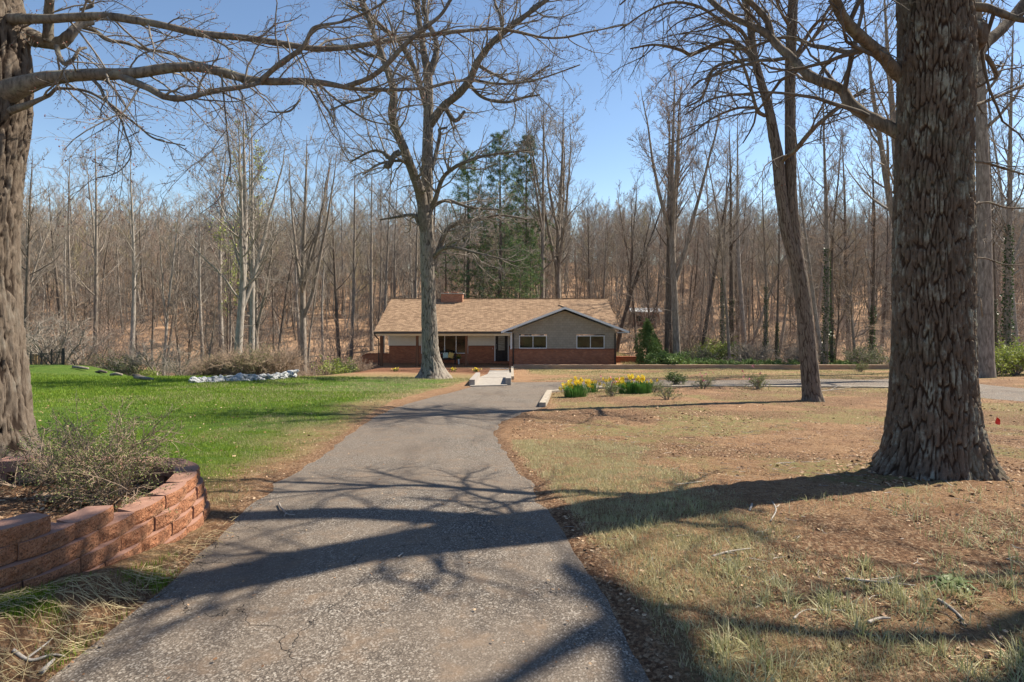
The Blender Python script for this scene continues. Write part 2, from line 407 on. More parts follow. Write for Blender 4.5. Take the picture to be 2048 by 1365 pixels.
M['tuft'] = grassmat('tuft_blades', (.14, .165, .05), (.27, .28, .11), (.54, .49, .30), 3)
M['dry_stalk'] = simple('dry_stalk', (.42, .30, .15), (.60, .45, .26), 6, .9, 0)
M['straw'] = grassmat('straw', (.50, .40, .21), (.66, .56, .33), (.36, .28, .15), 4)
def leaflitter(name, a, b, c):
    m = NM(name, .8, .2); r = m.attr('rnd'); m.col(m.ramp(r, [(0, a), (.5, b), (1, c)])); return m.m
M['dead_leaf'] = leaflitter('dead_leaf', (.09, .048, .028), (.27, .15, .08), (.52, .38, .25))
M['clod'] = leaflitter('clod', (.14, .075, .045), (.30, .165, .10), (.42, .29, .20))
M['trunk_sunny'] = bark('trunk_sunny', (.15, .13, .11), (.29, .26, .225), (.48, .44, .39), None, .3, .5)
M['twig_gold'] = simple('twig_gold', (.22, .19, .10), (.38, .33, .19), 1.2, .9, 0)
M['stick'] = simple('stick', (.20, .17, .14), (.42, .38, .34), 30, .9, .3)

# ground: zones come as point attributes, texture does grain only
m = NM('ground', .95, .12)
v = m.coord(); lawn = m.attr('lawn'); litter = m.attr('litter'); wood = m.attr('wood'); mulch = m.attr('mulch'); damp = m.attr('moss')
f1 = m.noise(v, 1.3, 6, .65); f2 = m.noise(v, 9, 6, .7); f3 = m.noise(v, 60, 5, .75); sp = m.vor(v, 48, out='Color'); fsp = m.n('RGBToBW'); m.lk(sp, fsp.inputs[0])
clay = m.ramp(f2, [(.25, (.20, .11, .055)), (.5, (.37, .225, .122)), (.75, (.52, .35, .205))])
clay = m.mix(m.rng(f1, .42, .62, 0, .7), clay, (.25, .135, .075))
clay = m.mix(m.rng(fsp.outputs[0], .70, .78, 0, .35), clay, (.46, .36, .26))
clay = m.mix(m.rng(f3, .49, .57, 0, .8), clay, (.115, .066, .04))
mossc = m.ramp(f3, [(.3, (.10, .10, .035)), (.7, (.30, .27, .12))])
clay = m.mix(m.math('MULTIPLY', damp, m.rng(f2, .38, .6)), clay, mossc)
lw = m.ramp(f2, [(.3, (.045, .085, .014)), (.55, (.085, .145, .022)), (.8, (.15, .19, .05))])
lw = m.mix(m.rng(f1, .5, .72, 0, .45), lw, (.20, .22, .06))
lw = m.mix(m.rng(f3, .5, .68, 0, .5), lw, (.035, .06, .010))
c = m.mix(lawn, clay, lw)
lit = m.ramp(fsp.outputs[0], [(.2, (.12, .062, .035)), (.5, (.30, .17, .095)), (.8, (.46, .32, .20))])
lit = m.mix(m.rng(f3, .44, .58, 0, .85), lit, (.075, .04, .025))
c = m.mix(litter, c, lit)
wd_ = m.ramp(f2, [(.25, (.19, .11, .065)), (.5, (.36, .225, .14)), (.75, (.50, .35, .23))]); wd_ = m.mix(m.rng(f1, .5, .7, 0, .5), wd_, (.17, .13, .07))
c = m.mix(wood, c, wd_)
mu = m.ramp(f3, [(.3, (.085, .035, .02)), (.7, (.24, .12, .07))])
c = m.mix(mulch, c, mu); m.col(c)
hb = m.math('ADD', m.math('MULTIPLY', f2, .5), m.math('MULTIPLY', f3, .5)); m.bump(hb, 1.0, .08)
M['ground'] = m.m

m = NM('asphalt', .85, .35)
v = m.coord(); a1 = m.vor(v, 150, out='Color'); bw = m.n('RGBToBW'); m.lk(a1, bw.inputs[0]); a2 = m.vor(v, 120, out='Color'); bw2 = m.n('RGBToBW'); m.lk(a2, bw2.inputs[0])
n1 = m.noise(v, .7, 5, .6); n2 = m.noise(v, 5, 5, .65)
c = m.ramp(bw.outputs[0], [(.15, (.035, .028, .023)), (.5, (.098, .080, .065)), (.85, (.235, .20, .165))])
c = m.mix(m.rng(bw2.outputs[0], .74, .79, 0, .7), c, (.42, .38, .33))
c = m.mix(m.rng(n1, .38, .60, 0, .7), c, (.165, .130, .100))
c = m.mix(m.rng(n2, .52, .68, 0, .55), c, (.215, .150, .10))
n7 = m.noise(m.coord((1.6, .5, 1)), .9, 4, .6, .4); c = m.mix(m.rng(n7, .50, .70, 0, .75), c, m.mix(1.0, c, (.62, .60, .60), 'MULTIPLY')); cr = m.vor(m.coord(), .55, 'DISTANCE_TO_EDGE'); nd = m.noise(v, 3.5, 4); w2 = m.n('VectorMath'); w2.operation = 'ADD'
nvx = m.n('TexNoise'); nvx.inputs['Scale'].default_value = 2.5; nvx.inputs['Detail'].default_value = 5; m.lk(v, nvx.inputs['Vector'])
sc_ = m.n('VectorMath'); sc_.operation = 'SCALE'; sc_.inputs[3].default_value = .7; m.lk(nvx.outputs['Color'], sc_.inputs[0]); m.lk(v, w2.inputs[0]); m.lk(sc_.outputs[0], w2.inputs[1])
cv = m.n('TexVoronoi'); cv.feature = 'DISTANCE_TO_EDGE'; cv.inputs['Scale'].default_value = .42; m.lk(w2.outputs[0], cv.inputs['Vector'])
crack = m.math('MULTIPLY', m.rng(cv.outputs[0], .0022, .0006), m.rng(n2, .46, .52))
c = m.mix(m.math('MULTIPLY', crack, .5), c, (.05, .04, .03)); m.col(c)
hh = m.math('SUBTRACT', m.math('ADD', bw.outputs[0], m.math('MULTIPLY', bw2.outputs[0], .7)), m.math('MULTIPLY', crack, 2)); m.bump(hh, .9, .008)
M['asphalt'] = m.m
M['concrete'] = simple('concrete', (.23, .205, .18), (.35, .32, .285), 6, .85, .3)
M['concrete_grey'] = simple('concrete_grey', (.28, .27, .26), (.40, .38, .36), 5, .8, .2)
M['timber'] = simple('timber', (.26, .16, .10), (.46, .33, .23), 10, .9, .5, .01, (.25, 1, 3))
M['timber_grey'] = simple('timber_grey', (.22, .185, .145), (.42, .37, .30), 10, .9, .5, .01, (1, .25, 3))

m = NM('block_face', .95, .12); v = m.coord(); f = m.noise(v, 26, 6, .75); f5 = m.noise(v, 130, 4, .7); o = m.objrand()
c = m.ramp(f, [(.28, (.20, .08, .042)), (.5, (.46, .20, .105)), (.75, (.60, .33, .19))])
c = m.mix(m.rng(o, 0, 1, 0, .45), c, (.40, .20, .12)); c = m.mix(m.rng(f5, .52, .60, 0, .8), c, (.09, .045, .03))
c = m.mix(m.rng(m.noise(m.coord(), 4, 3), .45, .7, 0, .45), c, (.30, .23, .16)); c = m.mix(m.rng(m.noise(m.coord((1, 1, .4)), 9, 5, .7), .5, .68, 0, .6), c, (.14, .075, .05)); m.col(c)
m.bump(m.math('ADD', f, m.math('MULTIPLY', f5, .4)), 1.0, .03); M['block_face'] = m.m
m = NM('block_top', .9, .15); v = m.coord(); f = m.noise(v, 20, 5, .7); f5 = m.noise(v, 220, 3, .7); o = m.objrand()
c = m.ramp(f, [(.3, (.25, .135, .10)), (.7, (.38, .225, .165))]); c = m.mix(m.rng(o, 0, 1, 0, .3), c, (.28, .17, .145)); c = m.mix(m.rng(f5, .6, .7, 0, .5), c, (.16, .08, .06)); m.col(c)
m.bump(f5, .3, .004); M['block_top'] = m.m

def brickmat(name, bw_, rh, c1, c2, mortar, ms=.010, bump=.6, axis='wall', off=.5, rough=.9, hi=None):
    m = NM(name, rough, .2); tc = m.n('TexCoord'); s_ = m.n('SeparateXYZ'); m.lk(tc.outputs['Object'], s_.inputs[0]); cb = m.n('CombineXYZ')
    if axis == 'wall':
        m.lk(m.math('ADD', s_.outputs[0], s_.outputs[1]), cb.inputs[0]); m.lk(s_.outputs[2], cb.inputs[1])
    elif axis == 'roof': m.lk(s_.outputs[0], cb.inputs[0]); m.lk(s_.outputs[1], cb.inputs[1])
    else: m.lk(s_.outputs[1], cb.inputs[0]); m.lk(s_.outputs[0], cb.inputs[1])
    b = m.n('TexBrick'); b.offset = off; b.inputs['Scale'].default_value = 1; b.inputs['Brick Width'].default_value = bw_; b.inputs['Row Height'].default_value = rh
    b.inputs['Mortar Size'].default_value = ms; b.inputs['Mortar Smooth'].default_value = .2; b.inputs['Bias'].default_value = 0
    b.inputs['Color1'].default_value = (*c1, 1); b.inputs['Color2'].default_value = (*c2, 1); b.inputs['Mortar'].default_value = (*mortar, 1)
    m.lk(cb.outputs[0], b.inputs['Vector'])
    f = m.noise(cb.outputs[0], 2.3, 5, .7); c = m.mix(m.rng(f, .3, .7, .0, .55), b.outputs['Color'], m.mix(1.0, b.outputs['Color'], hi or (.62, .55, .52), 'MULTIPLY'))
    m.col(c)
    if bump: m.bump(m.math('SUBTRACT', 1.0, b.outputs['Fac']), bump, .01)
    return m.m
M['brick'] = brickmat('brick', .215, .075, (.56, .205, .095), (.35, .12, .06), (.30, .20, .15))
M['brick_top'] = brickmat('brick_top', .075, .30, (.36, .115, .06), (.24, .075, .045), (.28, .18, .14))
M['chimney_brick'] = brickmat('chimney_brick', .215, .075, (.44, .19, .11), (.30, .12, .075), (.36, .26, .20))
SHC = ((.42, .29, .185), (.225, .148, .093), (.11, .072, .05))
M['roof_shingle'] = brickmat('roof_shingle', .30, .135, *SHC, .010, .7, 'roof', .37, .9, (.72, .66, .66))
M['roof_shingle_side'] = brickmat('roof_shingle_side', .30, .135, *SHC, .006, .5, 'side', .37, .9, (.72, .66, .66))
M['siding'] = brickmat('siding', .28, .185, (.38, .32, .245), (.315, .266, .20), (.17, .145, .115), .006, .3, 'wall', .41, .7, (.9, .9, .9))
M['white'] = simple('white_paint', (.70, .69, .66), (.80, .79, .77), 3, .5, 0)
M['cream'] = simple('cream_paint', (.74, .70, .60), (.80, .76, .66), 3, .6, 0)
M['dark_metal'] = simple('dark_brown_metal', (.035, .026, .02), (.06, .045, .036), 3, .45, 0)
M['black'] = simple('black_paint', (.012, .012, .014), (.03, .03, .032), 5, .4, 0)
M['post_wood'] = simple('post_wood', (.12, .055, .028), (.22, .11, .06), 8, .7, .2, .01, (1, 1, .1))
M['mint'] = simple('mint_cloth', (.45, .60, .52), (.55, .68, .60), 20, .9, 0)
M['yellow_cloth'] = simple('yellow_cloth', (.62, .45, .12), (.72, .54, .20), 20, .9, 0)
M['red_flag'] = simple('red_flag', (.75, .03, .02), (.85, .05, .03), 20, .6, 0)
M['metal_wire'] = simple('metal_wire', (.3, .3, .3), (.4, .4, .4), 20, .4, 0)
M['white_rock'] = simple('white_rock', (.17, .18, .19), (.55, .55, .54), 7, .8, .6, .03)
M['far_roof'] = simple('far_roof', (.62, .64, .66), (.78, .79, .80), 2, .5, 0)
M['far_wall'] = simple('far_wall', (.25, .12, .08), (.33, .18, .12), 3, .8, 0)
m = NM('glass_pane', .04, .5); m.b.inputs['IOR'].default_value = 1.5; f = m.noise(m.coord(), 2.2, 3); m.col(m.ramp(f, [(.35, (.010, .012, .008)), (.7, (.035, .042, .022))])); M['glass'] = m.m
m = NM('curtain_glass', .12, .5); f = m.noise(m.coord((1, 1, 6)), 3, 3); m.col(m.ramp(f, [(.35, (.16, .17, .15)), (.7, (.34, .36, .33))])); M['door_glass'] = m.m
# ------------------------------------------------------------------ ground sheet
def geo(a, b, s0, ratio):
    out = [a]; s = s0
    while out[-1] < b: out.append(out[-1]+s); s *= ratio
    return out
xr = np.array(geo(6.0, 420, .055, 1.07)); xl = -np.array(geo(6.0, 420, .055, 1.07))
gx = np.concatenate([xl[::-1], np.arange(-5.95, 6.0, .05), xr])
gy = np.concatenate([np.arange(-12, 1.6, .4), np.arange(1.6, 8, .04), geo(8.0, 60, .045, 1.02), geo(62, 430, 1.6, 1.03), [38.85, 38.98, 39.04, 39.10, 39.16, 43.6, 43.8]]); gy = np.unique(np.round(gy, 4))
GX, GY = np.meshgrid(gx, gy)
X = GX.ravel(); Y = GY.ravel()
Z = gs(X, Y)
SD = np.full(len(X), 9.0); nearm = (Y < 32) & (X > -4) & (X < 60)
SD[nearm] = drive_sd(X[nearm], Y[nearm])
EN = (fbm(X*2.2, Y*2.2, o=3, s=11)-.5)
SDn = SD+EN*.22*sstep(0, 6, Y)*(1-.6*sstep(10, 20, Y))
# zones
HOUSE_D = 0
left = (X < 0)
drvL = np.interp(Y, [1, 3.4, 4.7, 6, 8.9, 12, 16, 20, 24, 27], [-1.93, -1.91, -2.2, -2.4, -2.7, -3.0, -3.3, -2.9, -2.2, -2.0])
lw1 = fbm(X*.55, Y*.55, o=4, s=21)
dl = drvL-X                                   # distance left of the driveway
lawn = sstep(-.1, 1.5, dl+(lw1-.5)*2.4)*sstep(4.2, 5.4, Y)*(1-sstep(27.5, 29.5, Y+(lw1-.5)*2-np.clip(-X-5, 0, 8)*.02))
lawn = np.maximum(lawn, sstep(-12, -17, X)*sstep(20, 25, Y)*(1-sstep(38, 41, Y+(lw1-.5)*3)))
lawn *= 1-sstep(.0, .5, 1-SD/1.0)*0
rgt = sstep(.1, .4, X-np.interp(Y, [1, 3.4, 4.3, 6, 8.9, 10.5, 14], [.6, .45, .3, .1, -.15, -.1, .9]))
vergeL = (1-sstep(4.2, 5.2, Y))*sstep(0, .2, dl)
mossn = fbm(X*.5+9, Y*.5, o=4, s=31)
moss = rgt*sstep(.50, .60, mossn)*(Y < 42)*(1-.5*sstep(-.5, 2.5, X)*(1-sstep(3, 5, Y))) + .95*rgt*sstep(25.5, 26.5, Y)*(Y < 44)*sstep(.30, .48, mossn)
moss = np.maximum(moss, .9*rgt*np.exp(-(np.clip(X-np.interp(Y, [1, 3.4, 4.3, 6, 8.9, 10.5, 14], [.6, .45, .3, .1, -.15, -.1, .9]), 0, 9)/1.5)**2)*(Y < 12)*sstep(.42, .56, mossn)*.8); moss = np.maximum(moss, .7*vergeL*sstep(.45, .6, mossn)); moss = np.maximum(moss, .9*(dl > 0)*sstep(5, 10, Y)*(1-sstep(30, 34, Y)))
moss = np.maximum(moss, (Y > 41)*(X > 9)*(Y < 60)*.9)
edge = np.exp(-np.clip(SDn, 0, 9)/.16)*(Y < 30)
litter = np.clip(edge*1.2, 0, 1)*.9
inb = inpoly(X, Y, BEDP); litter = np.maximum(litter, inb*1.0)
litter = np.maximum(litter, rgt*.85*sstep(.46, .58, fbm(X*.8, Y*.8+40, o=3, s=41))*(Y < 30))
wood = np.clip(sstep(29, 33, Y)*sstep(-9, -12, X)*(1-lawn)+sstep(55, 60, Y)+sstep(42, 46, Y)*sstep(9.5, 12, X), 0, 1)
MUL = [GP(a, b)[:2] for a, b in [(590, 757), (640, 752), (700, 747), (752, 744), (850, 746), (900, 745), (975, 749), (978, 738), (750, 738), (700, 738), (600, 748)]]
mulch = np.zeros_like(X); mm = (Y > 24) & (Y < 46) & (X > -16) & (X < 3)
mulch[mm] = np.where(inpoly(X[mm], Y[mm], MUL), 1, np.exp(-pdist(X[mm], Y[mm], MUL)/.25))
lawn *= (1-mulch); litter = np.clip(litter, 0, 1)
# relief: lowered under the asphalt, small lumps outside
micro = (fbm(X*8, Y*8, o=4, s=3)-.5)*.055*sstep(0, .3, SDn)*(1-sstep(12, 20, Y))
micro += (fbm(X*1.4, Y*1.4, o=2, s=4)-.5)*.03*sstep(.2, 1.2, SD)*(1-lawn*.5)*(Y < 60)
micro += (fbm(X*.3, Y*.3, o=3, s=6)-.5)*1.0*sstep(56, 70, Y)
Z2 = Z+micro + np.where(SDn < 0, -.045*sstep(0, -.14, SDn), .012*sstep(0, .12, SDn))+.002
# flatten under house slab and walk
nX, nY = len(gx), len(gy)
I = np.arange(nX*nY).reshape(nY, nX); Q = np.stack([I[:-1, :-1], I[:-1, 1:], I[1:, 1:], I[1:, :-1]], -1).reshape(-1, 4)
o = obj('ground', mesh_np('ground', np.stack([X, Y, Z2], 1), Q, M['ground'], True, dict(lawn=lawn, litter=litter, wood=wood, mulch=mulch, moss=np.clip(moss, 0, 1))))
tag(o, kind='structure')

# ------------------------------------------------------------------ asphalt: one sheet for driveway and loop road
ax = np.concatenate([np.arange(-4, 3.6, .08), geo(3.6, 34, .1, 1.02)]); ay = np.concatenate([np.arange(.4, 9, .08), geo(9, 31, .09, 1.012)])
AX, AY = np.meshgrid(ax, ay); xx = AX.ravel(); yy = AY.ravel(); sd = drive_sd(xx, yy)
crown = .012*sstep(0, 1, -sd)+(fbm(xx*.8, yy*.8, o=3, s=71)-.5)*.03*sstep(0, .8, -sd)
zz = gs(xx, yy)+crown-.012*sstep(-.05, .12, sd)
I = np.arange(len(xx)).reshape(len(ay), len(ax)); Q = np.stack([I[:-1, :-1], I[:-1, 1:], I[1:, 1:], I[1:, :-1]], -1).reshape(-1, 4)
keep = sd[Q].min(1) < .14; Q = Q[keep]; us = np.unique(Q); mp = np.zeros(len(xx), int); mp[us] = np.arange(len(us))
tag(obj('driveway', mesh_np('driveway', np.stack([xx, yy, zz], 1)[us], mp[Q], M['asphalt'], True)), kind='structure')

# concrete walk from the porch to the driveway
def slab(name, pix, top, thick, mat, parent=None, kind=None):
    P = [GP(a, b) for a, b in pix]; n = len(P); V = [(p[0], p[1], p[2]+top) for p in P]+[(p[0], p[1], p[2]+top-thick) for p in P]
    me = bpy.data.meshes.new(name); me.from_pydata(V, [], [list(range(n))[::-1], list(range(n, 2*n))]+[(i, (i+1) % n, n+(i+1) % n, n+i) for i in range(n)]); me.materials.append(mat); me.update()
    o = obj(name, me, parent)
    if kind: o['kind'] = kind
    return o
w_ = root('concrete_walk', (0, 0, 0), 'pale concrete walk from driveway to porch beside the front door', 'walkway')
w_['kind'] = 'structure'
wy = [(981, 737.5, 1017, 737.5), (978.5, 744.3, 1018.5, 744.3), (975, 750, 1019, 750), (958, 757, 1018.5, 757), (940, 774.5, 1014, 772.5)]
for i in range(4):
    a = wy[i]; b = wy[i+1]; g = .35
    slab('slab', [(a[0], a[1]+g), (a[2], a[1]+g), (b[2], b[3]), (b[0], b[1])], .05, .2, M['concrete'], w_)
def kerb_block(pa, pb, wpx, h, label, zt=.0):
    A = np.array(GP(*pa)); B = np.array(GP(*pb)); r = root('concrete_kerb', tuple((A+B)/2), label, 'kerb block', 'white kerb blocks at the end of the walk')
    mb = MB(); A[2] += h/2-.03; B[2] += h/2-.03; mb.beam(A, B, wpx, h+.06); mb.build('block', M['concrete'], r); return r
kerb_block((944, 773), (956, 755.5), .22, .26, 'long whitewashed kerb block on the left edge of the concrete walk')
kerb_block((1016.5, 771.5), (1018.5, 757.5), .22, .30, 'short whitewashed kerb block on the right edge of the concrete walk')

# ------------------------------------------------------------------ planter wall of split-faced blocks
wr = root('retaining_wall', (-2.6, 3.4, 0), 'curved low retaining wall of reddish split-faced concrete blocks beside the driveway', 'retaining wall')
def block_mesh(seed, w=.292, h=.088, d=.14):
    r = np.random.default_rng(seed); nx, nz = 11, 5; V = []; fr = []
    for j in range(nz+1):
        for i in range(nx+1):
            u = i/nx; t = j/nz; x = (u-.5)*w; bul = .028*(1-(2*u-1)**2)
            rough = (r.random()-.5)*.017 if 0 < i < nx and 0 < j < nz else (r.random()-.5)*.004
            lip = -.004*(abs(2*t-1)**6)
            V.append((x, -(bul+rough+lip), t*h))
    nf = (nx+1)*(nz+1); Q = [(j*(nx+1)+i, j*(nx+1)+i+1, (j+1)*(nx+1)+i+1, (j+1)*(nx+1)+i) for j in range(nz) for i in range(nx)]; mi = [0]*len(Q)
    bw = w*.72
    V += [(-bw/2, d, 0), (bw/2, d, 0), (bw/2, d, h), (-bw/2, d, h)]; b = nf
    me = bpy.data.meshes.new('block'); top = [nz*(nx+1)+i for i in range(nx+1)]; bot = list(range(nx+1))
    Fc = Q+[tuple(top+[b+2, b+3]), tuple(bot[::-1]+[b, b+1]), (b+1, b, b+3, b+2), tuple([nx+(nx+1)*j for j in range(nz+1)][::-1]+[b+1, b+2])[::-1], tuple([(nx+1)*j for j in range(nz+1)]+[b+3, b])[::-1]]
    me.from_pydata(V, [], Fc); mi += [1, 1, 1, 1, 1]
    me.materials.append(M['block_face']); me.materials.append(M['block_top']); me.polygons.foreach_set('material_index', mi); me.update(); return me
BM = [block_mesh(s) for s in range(5)]
BH = .090; ZK = .27; rb = random.Random(4)
wps, _ = resample([(a, b, 0) for a, b in WP], np.zeros(len(WP)), 400)
cum = np.concatenate([[0], np.cumsum(np.linalg.norm(np.diff(wps, axis=0), axis=1))])
def wall_at(s, off):
    x = np.interp(s, cum, wps[:, 0]); y = np.interp(s, cum, wps[:, 1]); x2 = np.interp(s+.05, cum, wps[:, 0]); y2 = np.interp(s+.05, cum, wps[:, 1]); x1 = np.interp(s-.05, cum, wps[:, 0]); y1 = np.interp(s-.05, cum, wps[:, 1])
    t = np.array([x2-x1, y2-y1]); t /= np.linalg.norm(t); n = np.array([t[1], -t[0]]); return np.array([x, y])+n*off, t
def s_of_y(y0): 
    i = np.argmin(np.abs(wps[:330, 1]-y0)); return cum[i]
S_C = s_of_y(3.515); S_B0, S_B1 = s_of_y(3.10), s_of_y(3.38); S_A1 = s_of_y(2.99)
for kk in range(-5, 3):
    off = .021*(-kk); pitch = .268; s_end = {2: S_A1, 1: S_B1}.get(kk, cum[-1]-.1)
    # joints of course 0 fall at S_C
    ph = S_C + (pitch/2 if kk % 2 else 0)
    if kk == 1: ph = S_B1
    if kk == 2: ph = S_A1
    n0 = -int((ph-.1)/pitch)
    s = ph+n0*pitch
    while s+pitch <= s_end+.03:
        sc = s+pitch/2; p, t = wall_at(sc, off); z0 = ZK+BH*(kk-1)
        if z0+BH > g1(p[0]+.12*t[1], p[1]-.12*t[0])-.06 or kk >= 0:
            b = obj('block', BM[rb.randrange(5)], wr); b.location = (p[0]+2.6+rb.uniform(-.004, .004), p[1]-3.4+rb.uniform(-.004, .004), z0+rb.uniform(0, .002))
            # block x axis runs against the travel direction so that its rough -y face looks outwards
            b.rotation_euler = (rb.uniform(-.01, .01), rb.uniform(-.008, .008), math.atan2(t[1], t[0])+rb.uniform(-.02, .02)); b.scale = (rb.uniform(.975, 1.0)*pitch/.268*.93, 1, .985)
        s += pitch
# ------------------------------------------------------------------ house
FL = -4.62
H = root('house', (-1.1, 48.5, -4.72), 'single-storey ranch house of red brick with tan shingle roof and grey gabled wing', 'house')
def bx(name, mat, boxes, parent=H, kind=None, label=None):
    m_ = MB()
    for b in boxes: m_.box(*b)
    return m_.build(name, mat, parent, kind=kind, label=label)
XL, XR = -10.15, 8.26; YB = 47.0; YG = 45.0; YR = 57.0
P_ = .38
# brick bases and framed walls (front of the porch, gable front, sides, back)
bx('foundation', M['concrete_grey'], [(XL-.35, .0, 45.12, 47.0, -5.2, FL-.02), (XL, XR, 47.0, YR, -6.5, -4.7)])
bx('porch_floor', M['concrete_grey'], [(XL-.40, -.02, 45.08, YB, FL-.10, FL+.0)])
bx('porch_edge', M['brick'], [(XL-.42, -.02, 45.0, 45.08, FL-.35, FL-.03)])
bw = bx('brick_wall', M['brick'], [(XL, -7.5, YB, YB+.2, FL, -3.25), (-7.5, -3.62, YB, YB+.2, FL, -3.86), (-3.62, -1.46, YB, YB+.2, FL, -3.25), (-.26, 0.0, YB, YB+.2, FL, -3.25),
        (0.0, XR, YG, YG+.2, -5.4, -3.27), (XL, XL+.2, YB+.2, YR, -6.5, -3.25), (XR-.2, XR, YG+.2, YR, -6.5, -3.27), (XL, XR, YR-.2, YR, -6.5, -3.25), (0.0, .2, YG+.2, YB+.2, FL-.4, -3.27)])
bx('sill_course', M['brick_top'], [(XL, -7.56, YB-.03, YB+.0, -3.25, -3.17), (-3.5, -1.46, YB-.03, YB, -3.25, -3.17), (-.03, XR+.03, YG-.045, YG, -3.29, -3.19), (-7.5, -3.62, YB-.05, YB, -3.90, -3.82)])
bx('brick_pier', M['brick'], [(-.22, .02, YG-.02, YG+.30, -5.2, -3.24)])
bx('step', M['brick'], [(-1.62, -.20, YB-.34, YB, FL, FL+.17)])
# cream board-and-batten walls under the porch roof
bo = bx('board_wall', M['cream'], [(XL+.02, -7.5, YB+.02, YB+.16, -3.17, -1.9), (-3.62, -1.46, YB+.02, YB+.16, -3.17, -1.9), (-.26, 0.0, YB+.02, YB+.16, -3.17, -1.9), (-7.5, -3.62, YB+.02, YB+.16, -2.05, -1.9), (-1.46, -.26, YB+.02, YB+.16, -2.25, -1.9), (XL+.02, XL+.16, YB+.16, YR, -3.25, -1.9)])
xs = [x for a, b in ((XL+.05, -7.6), (-3.5, -1.5), (-.22, -.02)) for x in np.arange(a, b, .155)]
bx('battens', M['cream'], [(x, x+.028, YB-.004, YB+.02, -3.17, -2.0) for x in xs], bo, 'stuff')
# grey shingle siding of the wing, lapped courses with the gable cut
GXc = (XL*0+0.0+XR)/2; GZ0 = -3.19; apex = lambda x: -.20-P_*abs(x-4.13)
mb = MB(); z = GZ0; hole = [(.57, 2.75), (5.10, 7.31)]; WT, WBt = -2.17, -3.19
while z < -.25:
    zt = min(z+.185, -.22)
    half = lambda zz: (-.20-zz)/P_
    xa0, xb0 = max(.02, 4.13-half(z)), min(XR-.02, 4.13+half(z)); xa1, xb1 = max(.02, 4.13-half(zt)), min(XR-.02, 4.13+half(zt))
    segs = [(xa0, xb0, xa1, xb1)]
    if z < WT-.02:
        segs = [(xa0, hole[0][0], xa1, hole[0][0]), (hole[0][1], hole[1][0], hole[0][1], hole[1][0]), (hole[1][1], xb0, hole[1][1], xb1)]
    for a, b, c_, d_ in segs:
        zz_ = zt
        V = [(a, YG-.022, z), (b, YG-.022, z), (d_, YG-.004, zz_), (c_, YG-.004, zz_), (a, YG+.1, z), (b, YG+.1, z), (d_, YG+.1, zz_), (c_, YG+.1, zz_)]
        mb.add(V, [(0, 1, 2, 3), (1, 0, 4, 5), (3, 2, 6, 7), (0, 3, 7, 4), (2, 1, 5, 6)])
    z = zt+.0005
mb.box(XR-.02, XR+.0, YG+.1, YR, -3.27, -1.95)
mb.build('siding', M['siding'], H)
bx('corner_board', M['white'], [(-.13, .015, YG-.035, YG+.08, -3.24, -1.98)])
bx('corner_board', M['white'], [(XL-.05, XL+.06, YB-.03, YB+.05, -3.17, -2.0)])
# roof: main slopes as lapped shingle courses
RX0, RX1 = -10.78, 8.5; RY0, RZ0 = 44.40, -1.90; RY1 = 50.8; ridge_z = RZ0+P_*(RY1-RY0); RYB = 57.5
rf = MB(); n = 50
def slope_courses(mb, x0f, x1f, y0, z0, y1, z1, n, axis=0, lift=.012, ridge=None):
    for i in range(n):
        ya = y0+(y1-y0)*i/n; yb = y0+(y1-y0)*(i+1)/n; za = z0+(z1-z0)*i/n; zb = z0+(z1-z0)*(i+1)/n
        xa, xb = x0f(ya), x1f(ya); xc, xd = x0f(yb), x1f(yb)
        if xb-xa < .01: continue
        if axis == 0: V = [(xa, ya, za+lift), (xb, ya, za+lift), (xd, yb, zb+.001), (xc, yb, zb+.001), (xa, ya, za-.002), (xb, ya, za-.002)]
        else: V = [(ya, xa, za+lift), (ya, xb, za+lift), (yb, xd, zb+.001), (yb, xc, zb+.001), (ya, xa, za-.002), (ya, xb, za-.002)]
        mb.add(V, [(0, 1, 2, 3), (1, 0, 4, 5)])
zm_ = lambda y: RZ0+P_*(y-RY0)
hw_ = lambda y: max(0, (.03-zm_(y))/P_)
slope_courses(rf, lambda y: RX0, lambda y: 4.13-hw_(y)+.03, RY0, RZ0+.1, RY1, ridge_z+.1, n)
slope_courses(rf, lambda y: 4.13+hw_(y)-.03, lambda y: RX1, RY0, RZ0+.1, RY1, ridge_z+.1, n)
slope_courses(rf, lambda y: RX0, lambda y: RX1, RYB, ridge_z-P_*(RYB-RY1)+.1, RY1, ridge_z+.1, n)
roof = rf.build('roof', M['roof_shingle'], H)
# wing roof
gz = lambda x: .03-P_*abs(x-4.13)
r2 = MB(); GY0 = 44.25; ymeet = lambda x: RY0+(gz(x)-RZ0)/P_
slope_courses(r2, lambda x: GY0, lambda x: ymeet(x)+.02, -.83, gz(-.83)+.1, 4.13, gz(4.13)+.1, 36, axis=1)
slope_courses(r2, lambda x: GY0, lambda x: ymeet(x)+.02, 9.09, gz(9.09)+.1, 4.13, gz(4.13)+.1, 36, axis=1)
r2.build('wing_roof', M['roof_shingle_side'], H)
cp = MB(); cp.beam((RX0, RY1, ridge_z+.115), (RX1, RY1, ridge_z+.115), .26, .03); cp.beam((4.13, GY0, .14), (4.13, 49.6, .14), .24, .03); cp.build('ridge_cap', M['roof_shingle'], H)
